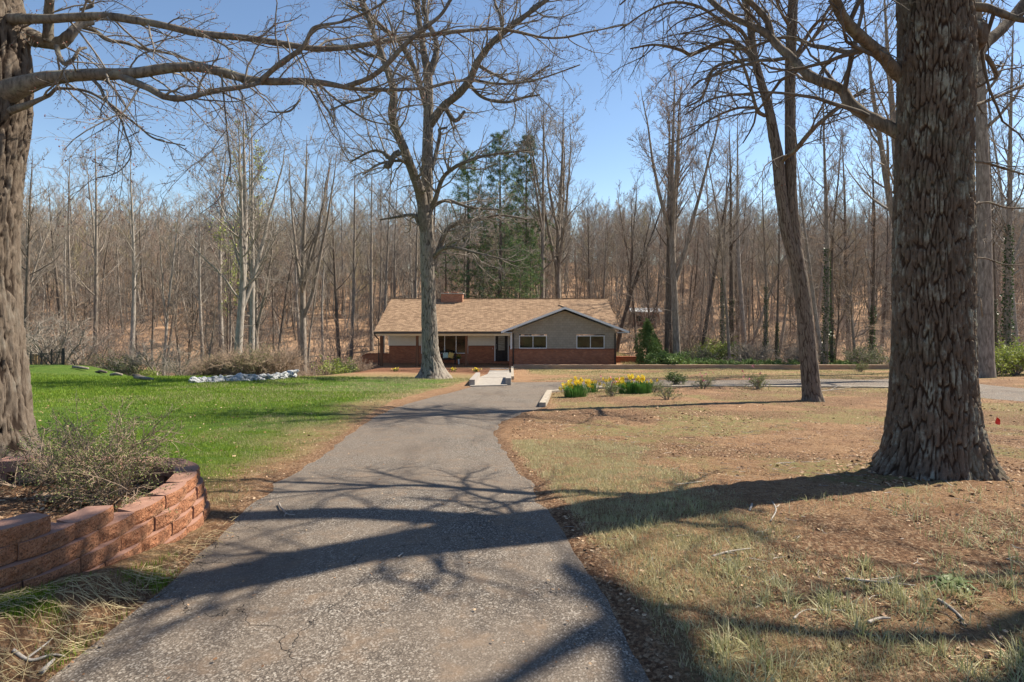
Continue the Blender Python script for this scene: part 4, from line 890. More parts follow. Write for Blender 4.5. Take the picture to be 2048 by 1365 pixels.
ML = [
 [(-50, 55, 5.6, 18), (0, 42, 5.6, 14), (45, 38, 5.5, 12), (110, 38, 5.5, 9.5), (210, 33, 5.5, 9), (330, 52, 5.5, 8.5), (390, 66, 5.55, 8), (520, 80, 5.6, 7.5), (610, 96, 5.7, 7), (680, 97, 5.8, 6), (760, 85, 5.9, 5.5), (840, 72, 6.0, 5), (930, 62, 6.2, 4.2), (1000, 58, 6.3, 3.6), (1060, 70, 6.4, 3), (1110, 78, 6.5, 2.6), (1170, 66, 6.6, 2.2), (1250, 50, 6.8, 1.5)],
 [(-50, 215, 5.6, 34), (20, 182, 5.5, 26), (65, 165, 5.5, 20), (100, 157, 5.45, 15), (170, 150, 5.4, 13.5), (270, 147, 5.4, 12), (350, 135, 5.4, 11), (420, 137, 5.5, 10), (460, 150, 5.6, 9.5), (520, 163, 5.6, 9), (600, 163, 5.7, 8), (640, 165, 5.7, 7.5), (700, 177, 5.8, 5), (780, 180, 5.9, 4), (860, 175, 6, 3.5), (930, 158, 6.1, 3), (960, 165, 6.2, 2.8), (1020, 168, 6.2, 2.5), (1080, 158, 6.3, 2), (1160, 130, 6.4, 1.3)],
 [(240, 152, 5.4, 9), (262, 162, 5.35, 8), (300, 178, 5.3, 8), (330, 194, 5.3, 7.5), (370, 197, 5.3, 6.5), (420, 184, 5.35, 6), (480, 175, 5.4, 5.5), (520, 166, 5.5, 5)],
 [(-50, 68, 5.7, 34), (0, 70, 5.7, 28), (50, 72, 5.8, 22), (90, 84, 5.8, 15), (120, 86, 5.8, 14), (140, 70, 5.8, 11), (160, 50, 5.9, 9), (185, 44, 6.0, 7)],
 [(96, 84, 5.75, 11), (97, 40, 5.7, 10), (99, 0, 5.6, 9), (102, -60, 5.5, 8), (120, -160, 5.4, 6), (180, -300, 5.4, 4)],
 [(165, 55, 6.0, 5), (190, 62, 6.1, 5), (215, 80, 6.2, 5), (250, 86, 6.3, 4), (290, 98, 6.4, 3.6), (350, 110, 6.6, 2.5), (400, 125, 6.7, 1.8), (450, 116, 6.8, 1.2)],
 [(113, 93, 5.7, 6), (118, 112, 5.65, 5.5), (130, 128, 5.6, 5), (147, 118, 5.6, 4), (158, 100, 5.7, 3.5), (172, 96, 5.8, 3)],
 [(20, 222, 5.5, 9), (55, 210, 5.5, 7), (78, 200, 5.5, 5), (100, 190, 5.5, 4.5), (115, 178, 5.5, 3.5), (170, 182, 5.5, 2.8), (215, 205, 5.4, 3.2), (245, 228, 5.4, 2.8), (280, 255, 5.4, 2.5), (310, 278, 5.3, 2), (370, 292, 5.3, 1.2)],
 [(186, 160, 5.4, 4), (200, 175, 5.35, 3.6), (212, 200, 5.3, 3.2), (240, 235, 5.3, 2.5), (250, 265, 5.25, 2), (262, 310, 5.2, 1.6), (235, 345, 5.2, 1.2), (190, 358, 5.2, .8)],
 [(520, 163, 5.55, 6), (560, 128, 5.5, 6), (600, 100, 5.5, 5.5), (615, 80, 5.5, 5), (630, 55, 5.5, 4), (690, 42, 5.5, 3), (760, 10, 5.5, 2.5), (800, -30, 5.5, 2)],
 [(690, 174, 5.8, 6), (735, 158, 5.75, 6), (768, 135, 5.7, 6), (802, 98, 5.7, 5.5), (836, 67, 5.7, 5), (880, 32, 5.7, 4), (905, -5, 5.7, 3.5), (950, -60, 5.7, 2.5)],
 [(443, 150, 5.5, 2.2), (450, 220, 5.4, 2), (458, 300, 5.3, 1.8), (460, 335, 5.3, 1.6), (440, 395, 5.2, 1.2), (400, 428, 5.2, .8)],
 [(625, 168, 5.6, 3.2), (645, 205, 5.5, 2.8), (665, 235, 5.4, 2.4), (670, 255, 5.3, 1.5)],
 [(640, 172, 5.6, 3), (680, 205, 5.6, 2.4), (735, 240, 5.6, 2), (790, 252, 5.6, 1.3)],
 [(600, 200, 5.7, 2.6), (580, 222, 5.6, 2.4), (550, 225, 5.6, 2), (535, 222, 5.6, 1.2)],
 [(160, 20, 6, 3), (185, 10, 6, 4), (160, -10, 6, 4), (140, -40, 6, 4)],
 [(400, 0, 5.2, 3), (408, -40, 5.2, 3.5), (430, -90, 5.2, 4)],
 [(-10, -160, 5.6, 25), (150, -260, 5.2, 12), (400, -320, 4.9, 9), (700, -350, 4.6, 5)],
 [(-30, -300, 5.6, 22), (100, -420, 5.9, 12), (300, -520, 6.4, 8), (560, -560, 7.0, 4)]]
MLw = [(p, q*.88) for p, q in [px_limb(l, 26) for l in ML]]
for i, (p, q) in enumerate(MLw): limb_obj(map_, p, q, M['limb_maple'], 12 if i < 5 else 8, seed=i+60, rough=.06)
add_twigs(map_, MLw, 13, .95, 5, 4, M['twig_grey'], 22, (-.06, -.05, .02), .12, rmin=.0019, bud=M['bud'], budn=1, buds=.0065, wob=.15, maxr=.02)

# ---- tall double-crowned tree in front of the house
DC = 28.8; c0 = W(868, 752, DC); gzc = g1(c0[0], DC)
cen = root('tall_tree', (c0[0], DC, gzc), 'tall pale grey tree standing on the lawn in front of the house porch', 'tree')
def wr_(l, d=DC): return [(*W(a, b, d if len(q) == 0 else q[0]), r*d/F) for a, b, r, *q in l]
CL = dict(left=[(852, 470, 12), (842, 390, 11), (835, 370, 9.5), (820, 330, 9), (805, 290, 8.5), (788, 250, 8), (783, 215, 8), (788, 190, 8), (778, 150, 7), (760, 100, 6), (745, 60, 5), (730, 20, 5), (700, -40, 4), (680, -120, 3)],
  right=[(860, 250, 9), (885, 215, 8), (915, 190, 8), (940, 160, 7.5), (955, 125, 7), (985, 85, 6.5), (1020, 55, 6), (1060, 25, 5), (1100, -5, 4), (1150, -50, 3)])
cpts = [(868, 775, 36), (868, 752, 33), (866, 735, 25), (862, 710, 20), (860, 680, 18), (857, 600, 15.5), (854, 500, 15), (853, 420, 14.5), (855, 300, 11.5), (857, 200, 10.5), (855, 140, 9.5)]
bark_trunk('trunk', [(*W(a, b, DC), r*.89*DC/F) for a, b, r in cpts], 120, 330, .04, 20, 1.5, M['center_bark'], cen, 5, (gzc, 1.2, .25, .40))
CLs = [CL['left'], CL['right'],
 [(855, 150, 8), (847, 100, 6.5), (838, 40, 5.5), (828, -40, 4.5), (820, -120, 3)], [(857, 150, 8), (868, 125, 7), (873, 100, 6), (868, 70, 5), (850, 30, 4.5), (845, -50, 3.5)],
 [(855, 225, 6), (838, 165, 5.5), (820, 120, 5.5), (795, 80, 5), (770, 60, 5), (740, 30, 4.5), (720, -10, 4), (690, -70, 3)],
 [(888, 212, 5), (905, 238, 4.5), (915, 240, 4), (930, 222, 3)], [(862, 340, 5), (870, 315, 4), (880, 270, 3.5), (878, 260, 3), (895, 255, 2)],
 [(862, 420, 5), (872, 395, 4.5), (885, 358, 4.2), (905, 338, 4), (930, 325, 3.6), (965, 313, 3), (1020, 305, 2), (1060, 300, 1.4)],
 [(862, 540, 6), (874, 510, 5.5), (892, 463, 4.5), (918, 446, 4), (956, 440, 3), (1000, 431, 2.2), (1060, 440, 1.4)],
 [(866, 515, 4.5), (885, 498, 4), (910, 496, 3.2), (960, 508, 2.4), (1030, 525, 1.4)], [(862, 470, 5), (839, 449, 4.4), (827, 431, 4), (790, 435, 2.5), (760, 440, 1.5)],
 [(865, 415, 4), (880, 405, 3.5), (900, 402, 3), (940, 415, 2.5), (1000, 420, 1.5)],
 [(800, 305, 7), (788, 312, 6), (778, 332, 5.5), (768, 330, 5)], [(782, 318, 5), (765, 305, 3), (742, 303, 2.5), (700, 325, 1.5)], [(822, 332, 4), (800, 322, 3), (760, 328, 2.4), (725, 350, 1.5)], [(784, 190, 4), (765, 180, 3.5), (735, 195, 3), (700, 205, 2.2), (660, 220, 1.5)],
 [(935, 165, 4), (965, 195, 3.2), (1010, 205, 2.8), (1050, 195, 2.5), (1080, 190, 1.5)], [(955, 130, 4), (990, 150, 3), (1040, 165, 2.4), (1100, 130, 1.5)], [(1005, 65, 3.5), (1000, 30, 3), (990, 5, 2.5), (985, -40, 2)], [(765, 115, 3.5), (735, 110, 3), (700, 95, 2.5), (650, 90, 1.5)]]
rC = np.random.default_rng(3); CLw = []
for i, l in enumerate(CLs):
    bend = rC.uniform(-1, 1)*2.2; L = [(a, b, DC+bend*min(1.5, j/4), r) for j, (a, b, r) in enumerate(l)]; p, q = px_limb(L, 24); CLw.append((p, q)); limb_obj(cen, p, q, M['limb_grey'], 10, seed=i, rough=.05)
add_twigs(cen, CLw, 17, 2.8, 6, 5, M['twig_grey'], 5, (.05, -.01, -.03), .12, rmin=.0055, wob=.2, maxr=.09)

# ---- twin-stemmed tree, right middle distance
DT = 15.9; t0_ = W(1625, 800, DT); gzt = g1(t0_[0], DT)
twin = root('twin_stem_tree', (t0_[0], DT, gzt), 'forked tree with two stems rising from one brown shaggy base left of the big oak', 'tree')
tp = [(1628, 830, 22), (1626, 800, 20.5), (1622, 770, 19), (1616, 700, 17.5), (1608, 620, 16.5), (1600, 560, 16.5), (1592, 515, 16), (1590, 480, 13), (1583, 400, 12), (1581, 300, 11), (1580, 200, 10.5), (1581, 120, 11), (1584, 50, 10.5), (1586, 0, 10), (1590, -100, 8), (1592, -260, 5)]
bark_trunk('trunk', [(*W(a, b, DT), r*.90*DT/F) for a, b, r in tp], 130, 420, .018, 40, 2.4, M['twin_bark'], twin, 6, (gzt, .6, .2, .3))
tl = [(1600, 560, 14), (1586, 510, 13.5), (1573, 460, 13), (1567, 421, 12.5), (1560, 370, 12), (1556, 320, 12), (1547, 270, 11), (1538, 219, 9.5), (1523, 168, 9), (1508, 111, 8), (1500, 44, 7.5), (1489, 0, 6.5), (1475, -70, 5), (1450, -180, 3)]
bark_trunk('stem', [(*W(a, b, DT), r*.90*DT/F) for a, b, r in tl], 90, 330, .014, 40, 2.4, M['twin_bark'], twin, 16)
TL = [[(1562, 325, 4.5), (1575, 312, 4.2), (1589, 303, 4.5), (1616, 270, 4.5), (1643, 243, 4.2), (1686, 209, 4), (1730, 179, 3)],
 [(1508, 118, 6), (1490, 100, 5), (1460, 82, 5), (1430, 90, 4.5), (1400, 102, 4), (1380, 110, 4), (1360, 100, 3.5), (1310, 90, 2.5), (1260, 98, 1.5)], [(1530, 232, 4), (1515, 222, 3.8), (1505, 190, 3.2), (1495, 155, 3), (1482, 125, 2.6), (1455, 100, 2), (1420, 95, 1.5)],
 [(1505, 100, 4), (1480, 60, 3.6), (1440, 40, 3), (1400, 15, 3), (1350, 5, 2.6), (1300, 20, 2), (1240, 60, 1.4)], [(1505, 120, 4), (1480, 122, 3.6), (1430, 135, 3), (1415, 170, 2.6), (1400, 200, 2.2), (1370, 215, 1.5)],
 [(1510, 215, 3), (1470, 218, 2.5), (1420, 240, 2), (1380, 270, 1.4), (1330, 290, 1)], [(1507, 190, 2.8), (1470, 190, 2.4), (1420, 200, 2), (1370, 230, 1.5)],
 [(1590, 120, 4), (1610, 95, 3.6), (1640, 60, 3), (1655, 20, 2.6), (1690, -20, 2)], [(1583, 60, 3.5), (1560, 20, 3), (1545, -20, 2.6), (1500, -70, 2)], [(1488, 0, 4), (1440, -50, 3.4), (1380, -60, 3), (1300, -40, 2.4), (1240, 10, 1.6)], [(1585, 0, 4), (1640, -60, 3), (1700, -100, 2)],
 [(1592, 110, 3.2), (1625, 55, 2.8), (1650, 40, 2.4), (1700, 45, 1.5)], [(1484, -20, 4), (1400, -80, 3), (1300, -90, 2.4), (1200, -30, 1.6)]]
TLw = []
for i, l in enumerate(TL):
    bend = rC.uniform(-1, 1)*1.2; p, q = px_limb([(a, b, DT+bend*min(1.2, j/3), r) for j, (a, b, r) in enumerate(l)], 22); TLw.append((p, q)); limb_obj(twin, p, q, M['limb_oak'], 8, seed=i+9)
tst = [resample([W(a, b, DT) for a, b, r in tl[6:]], [.09]*len(tl[6:]), 20), resample([W(a, b, DT) for a, b, r in tp[10:]], [.09]*len(tp[10:]), 20)]
add_twigs(twin, TLw+tst, 14, 2.4, 6, 5, M['twig_dark'], 9, (-.05, -.06, -.05), .1, rmin=.0034, wob=.13, bud=M['bud_orange'], budn=1, buds=.010, maxr=.045)

# ------------------------------------------------------------------ woodland trees
def wood_tree(seed, Hh, r0, cb, spread, n1, wob=.012, fork=0, lean=0., fine=True, bmat='bark_far', tmat='twig_far', rmin=.010, up=.12, leaf=None, crown_t=(6, 5, 3)):
    r = np.random.default_rng(seed); n = 22; t = np.linspace(0, 1, n)
    dx = np.cumsum(np.cumsum(r.normal(size=n)*wob))*.35; dy = np.cumsum(np.cumsum(r.normal(size=n)*wob))*.35
    dx = dx+np.sin(t*r.uniform(2, 7)+r.uniform(0, 6))*Hh*.008; P = np.stack([dx+lean*Hh*t**1.2, dy, t*Hh-.4*(1-t)], 1); R = r0*(1-t)**.75*(1+.35*np.exp(-t*30))+.012
    tb = TB(); tb.add(P, R, 10)
    stems = [(P, R)]
    for i in range(fork):
        a = r.uniform(.28, .5); j = int(a*n); th = r.uniform(0, 6.28); m_ = n-j; tt = np.linspace(0, 1, m_); L = Hh*(1-a)*.92
        out = np.stack([P[j, 0]+np.cos(th)*L*(.30*tt-.08*tt**2), P[j, 1]+np.sin(th)*L*(.30*tt-.08*tt**2), P[j, 2]+L*tt], 1)+np.cumsum(r.normal(size=(m_, 3))*.05, 0)*[1, 1, .2]; out[0] = P[j]
        rr = R[j]*.72*(1-tt)**.8+.01; PP, RR = resample(out, rr, n); stems.append((PP, RR)); tb.add(PP, RR, 8)
    S = np.stack([s[0] for s in stems]); SR = np.stack([s[1] for s in stems]); tcb = np.array([cb]+[.12]*fork)
    P1s = []; 
    P1, R1, l1 = grow(S[:1], SR[:1], n1, Hh*spread, 8, (35, 62), up, .09, cb, .97, .42, .02, .22, r, .55)
    if fork:
        a, b, c = grow(S[1:], SR[1:], max(5, int(n1*.7)), Hh*max(spread, .24)*.85, 8, (30, 58), up, .10, .15, .97, .45, .02, .22, r, .5); a, b = a[:, :8], b[:, :8]; P1 = np.vstack([P1, a]); R1 = np.vstack([R1, b]); l1 = np.concatenate([l1, c])
    P2, R2, l2 = grow(P1, R1, crown_t[0], l1*.50, 7, (28, 55), up*.9, .13, .2, 1, .55, rmin*1.6, .35, r, .4)
    P3, R3, l3 = grow(P2, R2, crown_t[1], l2*.52, 4, (25, 55), up*.7, .15, .2, 1, .6, rmin*1.1, .5, r, .4)
    tb.add(P1, R1, 5)
    # short dead side shoots on the clean stem
    P0, R0, l0 = grow(S[:1], SR[:1], 9, Hh*.07, 5, (50, 90), .03, .2, .12, cb, .15, .012, .4, r, 0)
    tb.add(P0, R0, 3)
    cr = TB(); cr.add(P2, R2, 3); cr.add(P3, R3, 3); tips = P3[:, -1]
    if fine:
        P4, R4, l4 = grow(P3, R3, crown_t[2], l3*.62, 3, (20, 55), up*.4, .16, .2, 1, .7, rmin*.8, .6, r, .3); cr.add(P4, R4, 3); tips = P4[:, -1]
    a = tb.mesh('trunk', M[bmat]); b = cr.mesh('crown', M[tmat]); c = None
    if leaf:
        V, Fq = scatter(LEAF_V, LEAF_F, tips, rrand(len(tips), r), np.full(len(tips), leaf[1])); c = mesh_np('young_leaves', V, Fq, M[leaf[0]])
    return a, b, c, (P, R)
def put_tree(name, proto, x, y, label, group=None, sc=1.0, rz=0., cat='tree', zoff=0., ivy=None, sz=None):
    r = root(name, (x, y, g1(x, y)+zoff), label, cat, group, rz); r.scale = (sc, sc, sz or sc)
    obj('trunk', proto[0], r); obj('crown', proto[1], r)
    if proto[2]: obj('young_leaves', proto[2], r)
    if ivy: obj('ivy', ivy, r)
    return r
WT_ = [wood_tree(1, 22, .20, .36, .24, 19, .02), wood_tree(2, 24, .24, .42, .21, 18, .02, bmat='bark_far_pale'), wood_tree(3, 20, .15, .38, .23, 17, .035, tmat='twig_red', bmat='bark_far_dark'),
       wood_tree(4, 23, .22, .35, .22, 16, fork=1), wood_tree(5, 17, .11, .34, .24, 16, .045, lean=.06), wood_tree(6, 25, .26, .45, .20, 18, .02, bmat='bark_far_dark'),
       wood_tree(7, 19, .14, .30, .22, 15, .03, fork=1, lean=.1, bmat='bark_far_pale'), wood_tree(8, 21, .17, .38, .23, 18, .025, tmat='twig_red'),
       wood_tree(21, 16, .13, .35, .24, 14, .04, lean=.30, bmat='bark_far_pale'), wood_tree(22, 9, .09, .18, .42, 16, .06, fork=1, rmin=.008, up=.05, tmat='twig_tan'), wood_tree(23, 11, .10, .22, .36, 16, .07, fork=2, rmin=.008, up=.05, lean=.08, bmat='bark_far_dark', tmat='twig_grey')]
HI = dict(trio=wood_tree(11, 21, .30, .33, .32, 15, .02, fork=3, rmin=.009, up=.075, bmat='bark_far_pale', crown_t=(6, 5, 3)), twin=wood_tree(12, 21, .28, .38, .24, 12, .012, fork=4, rmin=.009, crown_t=(5, 5, 3)),
          wide=wood_tree(13, 20, .26, .34, .26, 13, .02, fork=4, rmin=.009, up=.08, tmat='twig_far', crown_t=(6, 5, 4)), red=wood_tree(14, 22, .28, .42, .22, 12, .012, fork=5, tmat='twig_red', crown_t=(6, 5, 4)),
          budding=wood_tree(15, 18, .17, .40, .20, 18, .015, leaf=('young_leaf', .14)))
def ivy_mesh(P, R, h, n, seed, mat):
    r = np.random.default_rng(seed); z = r.uniform(0, 1, n)**1.2*h; th = r.uniform(0, 6.28, n); rad = np.interp(z, P[:, 2], R)+r.uniform(0, .10, n)*(1-.5*z/h)*(1+.8*np.sin(z*3+seed))
    pos = np.stack([np.interp(z, P[:, 2], P[:, 0])+rad*np.cos(th), np.interp(z, P[:, 2], P[:, 1])+rad*np.sin(th), z], 1)
    V, Fq = scatter(LEAF_V, LEAF_F, pos, rrand(n, r), r.uniform(.09, .16, n)); return mesh_np('ivy', V, Fq, mat)
IVY = [(WT_[i], ivy_mesh(*WT_[i][3], h, n, i, M['ivy'])) for i, h, n in ((0, 9, 1600), (5, 7, 1300), (2, 5, 900))]
def at(px, d): return (px-1024)/F*d
rw = random.Random(11)
# named individuals, placed as the photograph shows them
used = []
def T(px, d, proto, label, name='bare_tree', sc=1.0, rz=0., group=None, ivy=None, sz=None):
    x = at(px, d); used.append((x, d)); return put_tree(name, proto, x, d, label, group, sc, rz, ivy=ivy, sz=sz)
T(478, 37, HI['trio'], 'stoutest pale grey trunk of the three bare trees at the lawn edge', sc=.92, rz=.6)
T(505, 39.5, WT_[1], 'middle slimmer pale trunk of the three bare trees at the lawn edge', sc=.86, rz=2)
T(517, 41.5, HI['wide'], 'right-hand brownish trunk of the three bare trees at the lawn edge', sc=.80, rz=1.1)
T(606, 44, HI['twin'], 'dark forked bare tree with wide open crown between lawn edge and house', sc=1.0, rz=2.4)
T(500, 48, HI['budding'], 'slim tree with yellow-green spring leaves behind the three lawn-edge trees', 'budding_tree', sc=1.22)
T(462, 52, HI['budding'], 'smaller tree with sparse yellow-green young leaves left of the lawn-edge trees', 'budding_tree', sc=.85, rz=2)
T(1350, 44, HI['red'], 'stout bare tree with reddish buds right of the house beyond the timber wall', sc=1.06, rz=.4)
T(1332, 45.5, WT_[5], 'slimmer straight trunk touching the stout red-budded tree right of the house', sc=.82, rz=1)
T(1341, 48, WT_[2], 'thin dark trunk just behind the pair of trees right of the house', sc=.9, rz=3)
T(1229, 57, wood_tree(16, 17, .22, .30, .26, 14, .03, fork=2, lean=.28, bmat='bark_far_dark'), 'dark leaning tree with forked limbs behind the right end of the roof', sc=1.0)
T(1120, 62, HI['wide'], 'tall bare tree with V-shaped limbs rising behind the right part of the roof', sc=1.42, rz=.3)
T(1085, 60, WT_[3], 'forked bare tree beside the white pines behind the roof', sc=1.25, rz=1.7)
for px, d, k, sc, lb in ((1447, 47, 0, .82, 'ivy-wrapped tree left of the twin-stemmed tree, first beyond the timber wall'), (1466, 49, 1, .85, 'ivy-wrapped tree with smooth grey stem just right of the first ivy-clad trunk'), (1530, 46, 0, .72, 'ivy-wrapped tree in the middle of the thicket behind the timber wall'), (1553, 45, 2, .7, 'thin sapling smothered in ivy to chest height behind the timber wall'),
        (1651, 40.5, 0, .95, 'thickly ivy-covered tree right behind the twin-stemmed tree'), (1662, 43, 2, .9, 'ivy-covered thin stem hugging the thickly ivy-covered tree'), (1744, 44, 2, .95, 'ivy-covered slim tree just left of the big oak trunk'), (2016, 33, 0, .95, 'dark curving tree with ivy collar at the right edge beyond the loop road')):
    pr, im = IVY[k]; T(px, d, pr, lb, 'ivy_clad_tree', sc, rz=px*.1, ivy=im)
T(1960, 27.6, wood_tree(17, 24, .40, .45, .2, 16, .008, bmat='bark_far', crown_t=(5, 5, 4)), 'straight smooth brown-grey trunk seen just right of the big oak beside the loop road', 'poplar_tree')
T(1790, 33, wood_tree(18, 23, .33, .3, .3, 18, .05, fork=1, lean=-.05, bmat='bark_far', crown_t=(6, 5, 4)), 'grey bare tree half hidden behind the left edge of the big oak trunk', 'bare_tree', rz=2)
T(2044, 37, WT_[6], 'dark slender tree cut by the right edge of the view beyond the road', sc=1.0, rz=3)
T(263, 50, WT_[1], 'pale straight trunk in the hollow beyond the left part of the lawn', sc=.88, rz=4)
T(325, 46, WT_[6], 'pale twin stem leaning right beyond the middle of the lawn edge', sc=.85, rz=1.9)
T(190, 56, WT_[3], 'tall forked bare tree standing clear of the wood near the left trunk', sc=1.02, rz=.2)
T(832, 62, WT_[0], 'dark trunk rising behind the roof just left of the tall front tree', sc=1.0, rz=.9)
T(790, 70, WT_[7], 'slender tree behind the left end of the roof', sc=1.0, rz=1.4)

# slim bare trees of the wood, each on its own spot
cand = []; tries = 0
def spot_free(x, y, dmin):
    return all((x-a)**2+(y-b)**2 > dmin*dmin for a, b in used)
bins = [(-99, 'near the left maple trunk'), (150, 'beyond the black fence'), (260, 'above the far left lawn edge'), (330, 'above the small ornamental trees'), (420, 'left of the lawn-edge trees'), (500, 'right of the lawn-edge trees'), (600, 'right of the dark forked tree'), (680, 'left of the house'), (745, 'behind the porch roof'), (860, 'behind the chimney'), (960, 'behind the white pines'), (1080, 'behind the gable peak'), (1180, 'behind the right roof end'), (1235, 'behind the cedar'), (1320, 'by the tall red-budded tree'), (1390, 'above the low junipers'), (1450, 'among the ivy-clad trunks'), (1530, 'left of the twin-stemmed tree'), (1620, 'right of the twin-stemmed tree'), (1700, 'left of the big oak'), (1790, 'right of the big oak'), (1990, 'at the right edge')]
far_w = lambda d: 'close' if d < 58 else ('midway up the slope' if d < 80 else 'high up the slope')
seen_lab = {}
zones = [('left', -1e9, 330), ('midleft', 330, 745), ('behind', 745, 1235), ('right', 1235, 1790), ('farright', 1790, 1e9)]
ztext = {'left': 'in the wood beyond the left half of the lawn', 'midleft': 'in the wood between the lawn-edge trees and the house', 'behind': 'rising behind the house roof', 'right': 'in the wood between house and big oak', 'farright': 'in the wood seen right of the big oak'}
ptext = ['slim grey bare tree', 'pale grey bare tree', 'thin dark reddish-twigged tree', 'forked grey bare tree', 'very thin leaning bare tree', 'tall dark-barked bare tree', 'pale crooked forked tree', 'grey tree with reddish twigs', 'strongly leaning pale tree', 'low spreading tan tree', 'low crooked dark tree']
N_IND = 268
while len(cand) < N_IND and tries < 20000:
    tries += 1; d = 42+78*rw.random()**1.15; px = rw.uniform(-20, 2070); x = at(px, d)
    if -13.5 < x < 12.5 and d < 60: continue
    if x < -8 and d < 46 and rw.random() < .5: continue
    if px > 1790 and px < 1945: continue
    if 60 < px < 330 and d < 50: continue
    if 20 < x-0 < 24 and 78 < d < 85: continue
    if spot_free(x, d, 1.3+.012*d): used.append((x, d)); cand.append((x, d, px))
for x, d, px in cand:
    k = rw.choice([0, 0, 1, 1, 2, 2, 3, 4, 5, 6, 7, 8, 9, 9, 10, 10]); z = [n for n, a, b in zones if a <= px < b][0]; far = d > 82
    small = .72 if rw.random() < .3 and k < 9 else 1
    bt = [t for a, t in bins if px >= a][-1]; lab = f"{'short ' if small < 1 else ''}{ptext[k]} {bt}, {far_w(d)}"
    if k in (0, 5) and z in ('right', 'farright') and d < 75 and rw.random() < .3: iv = IVY[0 if k == 0 else 1][1]; lab = f"ivy-covered {'grey' if k == 0 else 'dark'} tree {bt}, {far_w(d)}"
    else: iv = None
    seen_lab[lab] = seen_lab.get(lab, 0)+1
    if seen_lab[lab] > 1: lab = ['second', 'third', 'fourth', 'fifth', 'sixth'][min(seen_lab[lab]-2, 4)]+' '+lab
    pt = put_tree('ivy_clad_tree' if iv else 'bare_tree', WT_[k], x, d, lab, f"trees {ztext[z]}", rw.uniform(.70, 1.08)*small*(1.0 if k < 8 else 1.1), rw.uniform(0, 6.28), ivy=iv); pt.rotation_euler[0] = rw.gauss(0, .045); pt.rotation_euler[1] = rw.gauss(0, .055)
# the far wood reads as one mass: one object made of joined coarse trees
def far_mass():
    r = np.random.default_rng(77); pro = []
    for s in range(7):
        rr = np.random.default_rng(100+s); Hh = 15+rr.random()*5; t = np.linspace(0, 1, 8); P = np.stack([np.cumsum(rr.normal(size=8)*.32), np.cumsum(rr.normal(size=8)*.32), t*Hh-.5], 1); R = (.105*(1-t)**.8+.015)
        P1, R1, l1 = grow(P[None], R[None], 14, Hh*.24, 5, (30, 60), .13, .15, .25, 1, .4, .03, .4, rr, .5); P2, R2, l2 = grow(P1, R1, 7, l1*.6, 4, (25, 55), .12, .15, .1, 1, .5, .022, .5, rr, .3); P3, R3, _ = grow(P2, R2, 5, l2*.6, 3, (25, 60), .1, .15, .1, 1, .6, .016, .7, rr, .3)
        ta = TB(); ta.add(P, R, 5); ta.add(P1, R1, 3); tb = TB(); tb.add(P2, R2, 3); tb.add(P3, R3, 3); Va, Qa, Vb, Qb = np.concatenate(ta.V), np.concatenate(ta.Q), np.concatenate(tb.V), np.concatenate(tb.Q)
        pro.append(mesh_np('wood_mass_tree', np.vstack([Va, Vb]), np.vstack([Qa, Qb+len(Va)]), [M[['trunk_sunny', 'bark_far', 'bark_far_pale'][s % 3]], M[['twig_far', 'twig_red', 'twig_grey', 'twig_far', 'twig_gold', 'twig_far', 'twig_tan'][s]]], True, midx=[0]*len(Qa)+[1]*len(Qb)))
    return pro
FM = far_mass()
lib = bpy.data.collections.new('wood_mass_source')
for i, me in enumerate(FM): lo = bpy.data.objects.new('wood_mass_tree', me); lib.objects.link(lo)
def gn_scatter(name, pts, rotz_, scale, idx, col, label, cat):
    me = bpy.data.meshes.new(name); me.from_pydata([tuple(p) for p in pts], [], [])
    for nm, a, ty in (('rz', rotz_, 'FLOAT'), ('sc', scale, 'FLOAT'), ('ix', idx, 'INT')):
        at_ = me.attributes.new(nm, ty, 'POINT'); at_.data.foreach_set('value', np.asarray(a, np.float32 if ty == 'FLOAT' else np.int32))
    o = obj(name, me); ng = bpy.data.node_groups.new(name+'_scatter', 'GeometryNodeTree')
    ng.interface.new_socket('Geometry', in_out='INPUT', socket_type='NodeSocketGeometry'); ng.interface.new_socket('Geometry', in_out='OUTPUT', socket_type='NodeSocketGeometry')
    gi = ng.nodes.new('NodeGroupInput'); go = ng.nodes.new('NodeGroupOutput'); ip = ng.nodes.new('GeometryNodeInstanceOnPoints'); ci = ng.nodes.new('GeometryNodeCollectionInfo'); ci.inputs['Collection'].default_value = col; ci.inputs['Separate Children'].default_value = True; ci.inputs['Reset Children'].default_value = True
    ip.inputs['Pick Instance'].default_value = True
    def na(n_, t): a = ng.nodes.new('GeometryNodeInputNamedAttribute'); a.data_type = t; a.inputs['Name'].default_value = n_; return a.outputs['Attribute']
    cx = ng.nodes.new('ShaderNodeCombineXYZ'); ng.links.new(na('rz', 'FLOAT'), cx.inputs[2]); er = ng.nodes.new('FunctionNodeEulerToRotation'); ng.links.new(cx.outputs[0], er.inputs[0])
    ng.links.new(gi.outputs[0], ip.inputs['Points']); ng.links.new(ci.outputs[0], ip.inputs['Instance']); ng.links.new(na('ix', 'INT'), ip.inputs['Instance Index']); ng.links.new(er.outputs[0], ip.inputs['Rotation']); ng.links.new(na('sc', 'FLOAT'), ip.inputs['Scale'])
    ng.links.new(ip.outputs[0], go.inputs[0]); mod = o.modifiers.new('scatter', 'NODES'); mod.node_group = ng
    return tag(o, label, cat, kind='stuff')
r = np.random.default_rng(5); N = 3000; d = 76+150*r.random(N)**.85; x = (r.uniform(-150, 2200, N)-1024)/F*d
z = gs(x, d); gn_scatter('woodland', np.stack([x, d, z], 1), r.uniform(0, 6.28, N), r.uniform(.5, .95, N), r.integers(0, len(FM), N), lib, 'dense bare brown-grey wood covering the hillside behind everything', 'woods')

